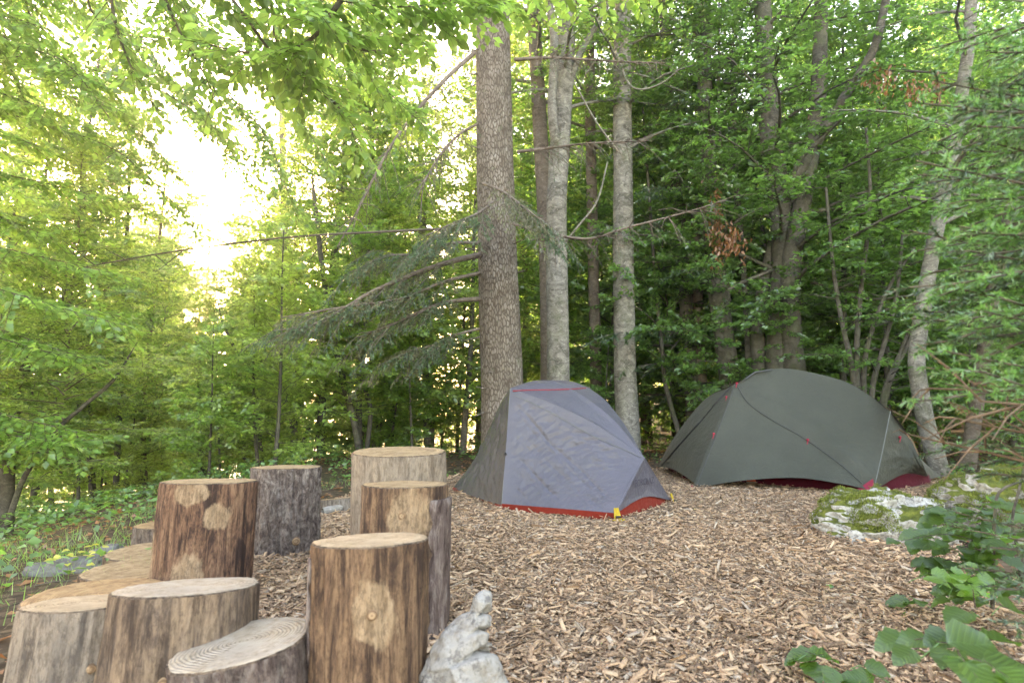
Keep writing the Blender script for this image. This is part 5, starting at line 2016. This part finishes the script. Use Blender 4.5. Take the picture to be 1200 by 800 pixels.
for (a_, b_, Y_) in (((60, 60), (300, 190), 5.2), ((40, 130), (230, 270), 5.6), ((220, 20), (390, 200), 5.0), ((0, 40), (130, 140), 4.6), ((120, 30), (330, 110), 4.8), ((330, 60), (500, 150), 4.6), ((90, 10), (240, 150), 6.0), ((150, 60), (290, 210), 6.2), ((60, 100), (200, 200), 6.0), ((250, 90), (350, 260), 5.6)):
    top_b.append([tr(5.2), at(a_[0] - 60, a_[1] - 120, Y_ - .4), at(*a_, Y_), at((a_[0] + b_[0]) / 2 + 10, (a_[1] + b_[1]) / 2 - 18, Y_), at(*b_, Y_)])
near_spray(OB, ob, top_b, 'beech_leaf', .070, 300, .014, step=.040, spread=.42, dens=40)

# second tree: left-edge foliage, a little further
random.seed(78)
ob2 = Vector((-6.6, 5.6, gz(-6.6, 5.6)))
OB2 = thing('beech_tree', 'beech past the left edge, blue-green leaves filling the left border', 'tree', ob2)
mb = MB(); mb.tube(poly([Vector((0, 0, -.3)), Vector((-.05, 0, 2)), Vector((.0, .05, 4)), Vector((.1, .1, 8))], 14), [.12 - .005 * i for i in range(15)], 14, 'brown_bark', wob=.08, flare=.3)
mb.build('trunk', OB2, True)
brs = []
for k in range(26):
    z = .9 + k * .20
    y_ = 40 + (590 - 40) * (1 - k / 25) - 30
    e = at(random.uniform(30, 150) , y_ + random.uniform(-20, 20), random.uniform(4.6, 6.6))
    s_ = ob2 + Vector((0, 0, z))
    m1 = s_.lerp(e, .5) + Vector((0, random.gauss(0, .2), .2))
    brs.append([s_, m1, e])
near_spray(OB2, ob2, brs, 'beech_leaf', .072, 0, .014, step=.055, spread=.6, dens=55)

# ---- young spruce at the right edge, soft near boughs
random.seed(41)
sp0 = Vector((1.72, 1.35, gz(1.72, 1.35)))
SPR = thing('spruce_tree', 'young spruce just past the right edge, soft blurred boughs reaching in', 'tree', sp0)
tk = MB(); tk.tube([Vector((0, 0, -.2)), Vector((0, 0, 1)), Vector((.02, 0, 2.6)), Vector((0, 0, 3.6))], [.05, .04, .022, .004], 10, 'brown_bark', wob=.1); tk.build('trunk', SPR, True)
fn = MB()
ends = [(1095, 95, 1.45, 0), (1120, 60, 1.3, 0), (1075, 205, 1.4, 0), (1110, 175, 1.6, 0), (1130, 235, 1.25, 0), (1065, 270, 1.5, 0), (1090, 320, 1.35, 0), (1140, 300, 1.2, 0), (1080, 375, 1.5, 0), (1110, 400, 1.3, 0), (1150, 385, 1.2, 0), (1085, 430, 1.6, 0),
        (1150, 130, 1.25, 0), (1160, 345, 1.1, 0), (1125, 350, 1.6, 0), (1105, 250, 1.7, 0), (1095, 530, 1.9, 0), (1120, 545, 1.8, 0), (1150, 520, 1.6, 0), (1160, 555, 1.7, 0),
        (1090, 455, 1.5, 1), (1062, 508, 1.7, 1), (1120, 490, 1.4, 1), (1150, 470, 1.2, 1)]
for q_ in ((1150, 640, 1.5), (1165, 690, 1.4), (1130, 665, 1.7), (1180, 735, 1.3), (1120, 600, 1.8)):
    ends.append((*q_, 0))
for k in range(64):
    y_ = random.uniform(50, 480)
    ends.append((random.uniform(1070, 1180) - (y_ > 180) * 12, y_, random.uniform(1.1, 1.8), 0))
for (x, y, Y, dry) in ends:
    e = at(x, y, Y) - sp0
    s_ = Vector((0, 0, min(3.2, max(.3, e.z - .06 + random.uniform(-.30, .22)))))
    m_ = s_.lerp(e, .5) + Vector((0, 0, .05))
    Q = poly([s_, m_, e], 8)
    wd = MB()
    if dry:
        wd.tube(Q, [.007 - .0006 * i for i in range(9)], 6, 'dry_twig', wob=.1)
        for i in range(2, 9):
            for _ in range(2):
                d = Vector((-.6 + random.gauss(0, .2), random.gauss(0, .5), random.gauss(0, .3))).normalized()
                q = Q[i] + d * random.uniform(.06, .2)
                wd.tube([Q[i], Q[i].lerp(q, .5) + Vector((0, 0, .01)), q], [.003, .002, .001], 4, 'dry_twig', cap=False)
                if random.random() < .35 and y < 500:
                    needle_twig(fn, Q[i].lerp(q, .3), q, 320, .013, .0024, 'dry_needle', None)
    else:
        needle_branch(fn, wd, Q, .007, spread=.19, dens=720, nl=.019, nw=.0042, mat='fresh_needle' if (y < 500 and int(x) % 3) else 'needle', bmat='twig', droop=.10, step=.035, t0=.2)
    wd.build('branch', SPR, True)
for k in range(44):                                   # boughs on the sides turned away from the clearing
    z = .35 + 3.0 * k / 44
    a = random.uniform(-1.9, 1.75)
    L_ = random.uniform(.6, .95) * (1.15 - z / 4.2)
    Q = poly([Vector((0, 0, z)), Vector((cos(a) * L_ * .5, sin(a) * L_ * .5, z + .05)), Vector((cos(a) * L_, sin(a) * L_, z + random.uniform(-.12, .1)))], 8)
    wd = MB()
    needle_branch(fn, wd, Q, .007, spread=.2, dens=420, nl=.019, nw=.0046, mat='fresh_needle', bmat='twig', droop=.1, step=.05, t0=.15)
    wd.build('branch', SPR, True)
fn.build('needles', SPR)['kind'] = 'stuff'


# ---- broad leaved plants at the lower right
def plant_from_px(name, label, cat, stems, leaves, mat, root, stem_r=.006, bark='dark_bark'):
    """stems: pixel poly-lines; leaves: (px, py, Y, size_px, direction degrees)"""
    r = Vector(root)
    t = thing(name, label, cat, r)
    tips = []
    for st in stems:
        P = [at(*q) - r for q in st]
        wd = MB(); Q = poly(P, 12)
        sr_ = stem_r * (1 if len(stems) < 4 or st in stems[:2] else .3)
        wd.tube(Q, [sr_ * (1 - .6 * i / 12) for i in range(13)], 6, bark, wob=.15)
        wd.build('stem', t, True)
        tips += Q
    st_ = MB()
    for (x, y, Y, s, a) in leaves:
        p = at(x, y, Y) - r
        L = s / FPX * Y * (.86 if s > 40 else 1)
        a = radians(a)
        d = Vector((cos(a), sin(a) * .8 - .1, random.gauss(-.12, .12)))
        n_ = Vector((random.gauss(0, .25), random.gauss(-.35, .2), 1))
        p0 = p - d.normalized() * L * .5
        leaf_obj(t, p0, d, n_, L, mat)
        q_ = p0 - d.normalized() * L * .5 + Vector((0, 0, -.25 * L))
        st_.tube([q_, p0 - d.normalized() * L * .15, p0], [.0016, .0013, .001], 4, 'herb_leaf', cap=False)
    st_.build('leaf_stalks', t)['kind'] = 'stuff'
    return t


random.seed(9)
g = gp(1165, 700, .0)
stems = [[(1163, 712, 2.3), (1164, 660, 2.25), (1166, 600, 2.2), (1172, 575, 2.2), (1200, 563, 2.2), (1230, 555, 2.2)], [(1200, 700, 2.3), (1192, 640, 2.3), (1186, 610, 2.3), (1195, 570, 2.3), (1205, 530, 2.3)]]
lv = []
for k in range(11):
    y0_ = 590 + k * 10
    x1_, y1_ = random.uniform(1055, 1110), y0_ + random.uniform(0, 20)
    Y1_ = random.uniform(2.2, 2.7)
    stems.append([(1165, y0_ + 10, 2.24), ((1165 + x1_) / 2, (y0_ + y1_) / 2 - 6, (2.24 + Y1_) / 2), (x1_, y1_, Y1_)])
    for q in range(9):
        u = q / 8
        lv.append((1155 + (x1_ - 1155) * u + random.gauss(0, 7), y0_ + 8 + (y1_ - y0_) * u + random.gauss(0, 5), 2.24 + (Y1_ - 2.24) * u, random.uniform(17, 28), random.uniform(120, 260)))
for k in range(24):
    lv.append((random.uniform(1150, 1200), random.uniform(585, 700), random.uniform(2.1, 2.6), random.uniform(18, 28), random.uniform(0, 360)))
plant_from_px('leafy_sapling', 'thin dark sapling with dull green leaves before the mossy rocks', 'sapling', stems, lv, 'bramble_leaf', (g.x, g.y, gz(g.x, g.y)), .007)
g = gp(1140, 712)
lv = [(1128 + random.gauss(0, 20), 684 + random.gauss(0, 13), 2.05 + random.gauss(0, .08), random.uniform(16, 29), random.uniform(0, 360)) for k in range(13)]
plant_from_px('seedling', 'bright lime green seedling at the foot of the dark sapling', 'seedling', [[(1143, 712, 2.05), (1140, 690, 2.05)]], lv, 'lime_leaf', (g.x, g.y, gz(g.x, g.y)), .003, 'twig')
g = gp(1180, 800)
lv = [(1122, 722, 1.35, 44, 200), (1098, 748, 1.3, 34, 190), (1140, 752, 1.25, 70, 10), (1175, 748, 1.3, 52, 20), (1135, 785, 1.15, 66, 250), (1182, 780, 1.15, 56, 330), (1110, 770, 1.2, 50, 220),
      (1070, 750, 1.35, 44, 170), (1045, 752, 1.4, 40, 180), (1190, 712, 1.45, 40, 30), (1060, 768, 1.3, 34, 200), (1155, 800, 1.05, 70, 270), (1198, 800, 1.05, 60, 300)]
plant_from_px('bramble', 'bramble with large dark trefoil leaves in the lower right corner', 'plant', [[(1190, 830, 1.3), (1160, 770, 1.25), (1120, 745, 1.3), (1050, 752, 1.38)], [(1200, 830, 1.2), (1185, 770, 1.2), (1165, 752, 1.25)]], lv, 'bramble_leaf', (g.x, g.y, gz(g.x, g.y)), .003, 'twig')
g = gp(955, 785)
lv = [(938, 768, 1.9, 34, 160), (968, 768, 1.9, 36, 20), (953, 786, 1.85, 32, 270), (925, 776, 1.9, 14, 200)]
plant_from_px('seedling', 'small trefoil seedling alone on the chips left of the bramble', 'seedling', [[(962, 792, 1.88), (955, 778, 1.88)]], lv, 'bramble_leaf', (g.x, g.y, gz(g.x, g.y)), .002, 'twig')
g = gp(1010, 800)
lv = [(995 + random.gauss(0, 14), 794 + random.gauss(0, 6), 1.75, 28, random.uniform(0, 360)) for k in range(6)]
plant_from_px('seedling', 'low green seedling cut by the bottom edge next to the bramble', 'seedling', [[(1005, 806, 1.78), (1000, 796, 1.78)]], lv, 'bramble_leaf', (g.x, g.y, gz(g.x, g.y)), .002, 'twig')
for (x, y, lab) in ((650, 613, 'tiny green sprout in the chips below the purple tent'), (948, 618, 'tiny sprout on open chips in front of the green tent'), (1060, 725, 'tiny bright sprout among chips left of the sapling'), (972, 690, 'wispy sprout on the chips below the low white rock')):
    g = gp(x, y)
    lv = [(x + random.gauss(0, 4), y - 3 + random.gauss(0, 2.5), g.y, 8, random.uniform(0, 360)) for k in range(4)]
    plant_from_px('sprout', lab, 'sprout', [[(x, y + 2, g.y), (x, y - 4, g.y)]], lv, 'lime_leaf', g, .001, 'twig')


# ---- ground cover, grass, litter
def cover():
    mb = MB()
    P = []; S = []; Hh = []
    for (n, y0, y1, x0, x1) in ((26000, 1.5, 14, -13, -1.5), (14000, 6.5, 16, -2, 9), (16000, 1.2, 8, 1.6, 8)):
        X = RNG.uniform(x0, x1, n); Y = RNG.uniform(y0, y1, n)
        for x, y in zip(X, Y):
            if abs(x) > .9 * y + .6: continue
            d = poly_dist(x, y)
            if d > -.03: continue
            k = noise.fractal(Vector((x * .9, y * .9, 4)), 1, 2, 4)
            near = smooth(-.05, -1.0, d) if x < 0 else smooth(-.1, -1.2, d)
            if k + .55 * near - .30 < random.uniform(0, .3): continue
            h = (.02 + .22 * near * random.random()) * (1.0 if x < 0 else .6)
            P.append((x, y, gz(x, y) + h)); S.append(random.uniform(.025, .075))
    P = np.array(P); n = len(P)
    az = RNG.uniform(0, 2 * pi, n)
    d = np.stack([np.cos(az), np.sin(az), RNG.normal(-.1, .3, n)], 1)
    mb.leaves(P, d, np.array([[0, -.2, 1.]]) + rvec(n, .35), np.array(S), np.array(S) * .7, 'herb_leaf')
    o = mb.build('ground_cover'); o['kind'] = 'stuff'
    tag(o, 'low leafy ground cover round the clearing and down the left bank', 'ground cover')
    mb = MB(); P = []
    tufts = [(gp(x, y), s) for (x, y, s) in ((160, 690, .10), (150, 686, .06), (60, 660, .3), (120, 640, .3), (30, 700, .3), (90, 650, .25), (20, 640, .4), (140, 630, .3))]
    for c, s in tufts:
        for k in range(int(260 * (s + .25))):
            x = c.x + random.gauss(0, s); y = c.y + random.gauss(0, s)
            P.append((x, y, max(gz(x, y), bed_z(x, y))))
    for k in range(5200):
        x = random.uniform(-4.5, -1.2); y = random.uniform(1.6, 7)
        if poly_dist(x, y) > -.05 or noise.noise(Vector((x * 1.3, y * 1.3, 0))) < 0: continue
        P.append((x, y, gz(x, y)))
    P = np.array(P); n = len(P)
    mb.needles(P, np.array([[0, 0, 1.]]) + rvec(n, .45), RNG.uniform(.04, .13, (n, 1)), .004, 'grass')
    o = mb.build('grass'); o['kind'] = 'stuff'
    tag(o, 'thin green grass between the log slices and the left bank', 'grass')
    # yellowing leaves
    mb = MB(); c = gp(97, 666)
    n = 240
    n = 34
    P = np.stack([RNG.normal(c.x, .09, n), RNG.normal(c.y, .08, n), RNG.uniform(.0, .10, n) + gz(c.x, c.y)], 1)
    yp = thing('yellowed_plant', 'patch of yellowing leaves beside the flat grey stone', 'plant', c)
    for p_ in P:
        leaf_obj(yp, Vector(p_) - c, Vector((random.gauss(0, 1), random.gauss(0, 1), .1)), Vector((random.gauss(0, .3), random.gauss(0, .3), 1)), .038, 'yellow_leaf')
    # fallen leaves and twigs on soil
    mb = MB(); P = []
    for k in range(9000):
        x = random.uniform(-6, 8); y = random.uniform(1.3, 13)
        if poly_dist(x, y) > -.02: continue
        P.append((x, y, gz(x, y) + .012))
    P = np.array(P); n = len(P)
    mb.leaves(P, rvec(n, 1) * [1, 1, .15], np.array([[0, 0, 1.]]) + rvec(n, .3), RNG.uniform(.03, .07, n), .035, 'dead_leaf')
    for k in range(420):
        x = random.uniform(-5, 7); y = random.uniform(1.5, 11)
        if poly_dist(x, y) > -.05: continue
        a = random.uniform(0, pi); L = random.uniform(.06, .3); p = Vector((x, y, gz(x, y) + .012))
        mb.tube([p, p + Vector((cos(a) * L / 2, sin(a) * L / 2, .012)), p + Vector((cos(a + .3) * L, sin(a + .3) * L, 0))], [.003, .004, .002], 4, 'twig', cap=False)
    o = mb.build('leaf_litter'); o['kind'] = 'stuff'
    tag(o, 'brown fallen leaves and twigs over the forest soil', 'leaf litter')


cover()


# ============================================================ HAZE AND THE SUN'S DISC
def haze(density, aniso, x0, x1, y0, y1, z0, z1):
    mb = MB()
    v = [(x, y, z) for x in (x0, x1) for y in (y0, y1) for z in (z0, z1)]
    mb.add(v, [(0, 1, 3, 2), (4, 6, 7, 5), (0, 4, 5, 1), (2, 3, 7, 6), (0, 2, 6, 4), (1, 5, 7, 3)], HAZE)
    o = mb.build('haze')
    o['kind'] = 'stuff'
    tag(o, 'thin pale morning haze hanging through the forest', 'haze')


m = NT('haze_air')
vol = m.n("ShaderNodeVolumePrincipled", {'Color': (1, .97, .9, 1), 'Density': .0036, 'Anisotropy': .86})
m.t.links.new(vol.outputs[0], m.out.inputs[1])
HAZE = m.m
haze(.012, .65, -262, 262, -62, 422, -14, 30)

# the sun's own disc, far outside the haze
sb = MB()
sv = []; sf_ = []
for j in range(13):
    for k in range(24):
        a, b = pi * j / 12, 2 * pi * k / 24
        sv.append((sin(a) * cos(b) * 8.0, sin(a) * sin(b) * 8.0, cos(a) * 8.0))
for j in range(12):
    for k in range(24):
        sf_.append((j * 24 + k, j * 24 + (k + 1) % 24, (j + 1) * 24 + (k + 1) % 24, (j + 1) * 24 + k))
ms = NT('solar_glow')
em = ms.n("ShaderNodeEmission", {'Color': (1, .80, .52, 1), 'Strength': 300.0})
ms.surf(em.outputs[0])
sb.add(sv, sf_, ms.m)
so = sb.build('sun', None, True, sun_dir * 1200)
so['kind'] = 'structure'
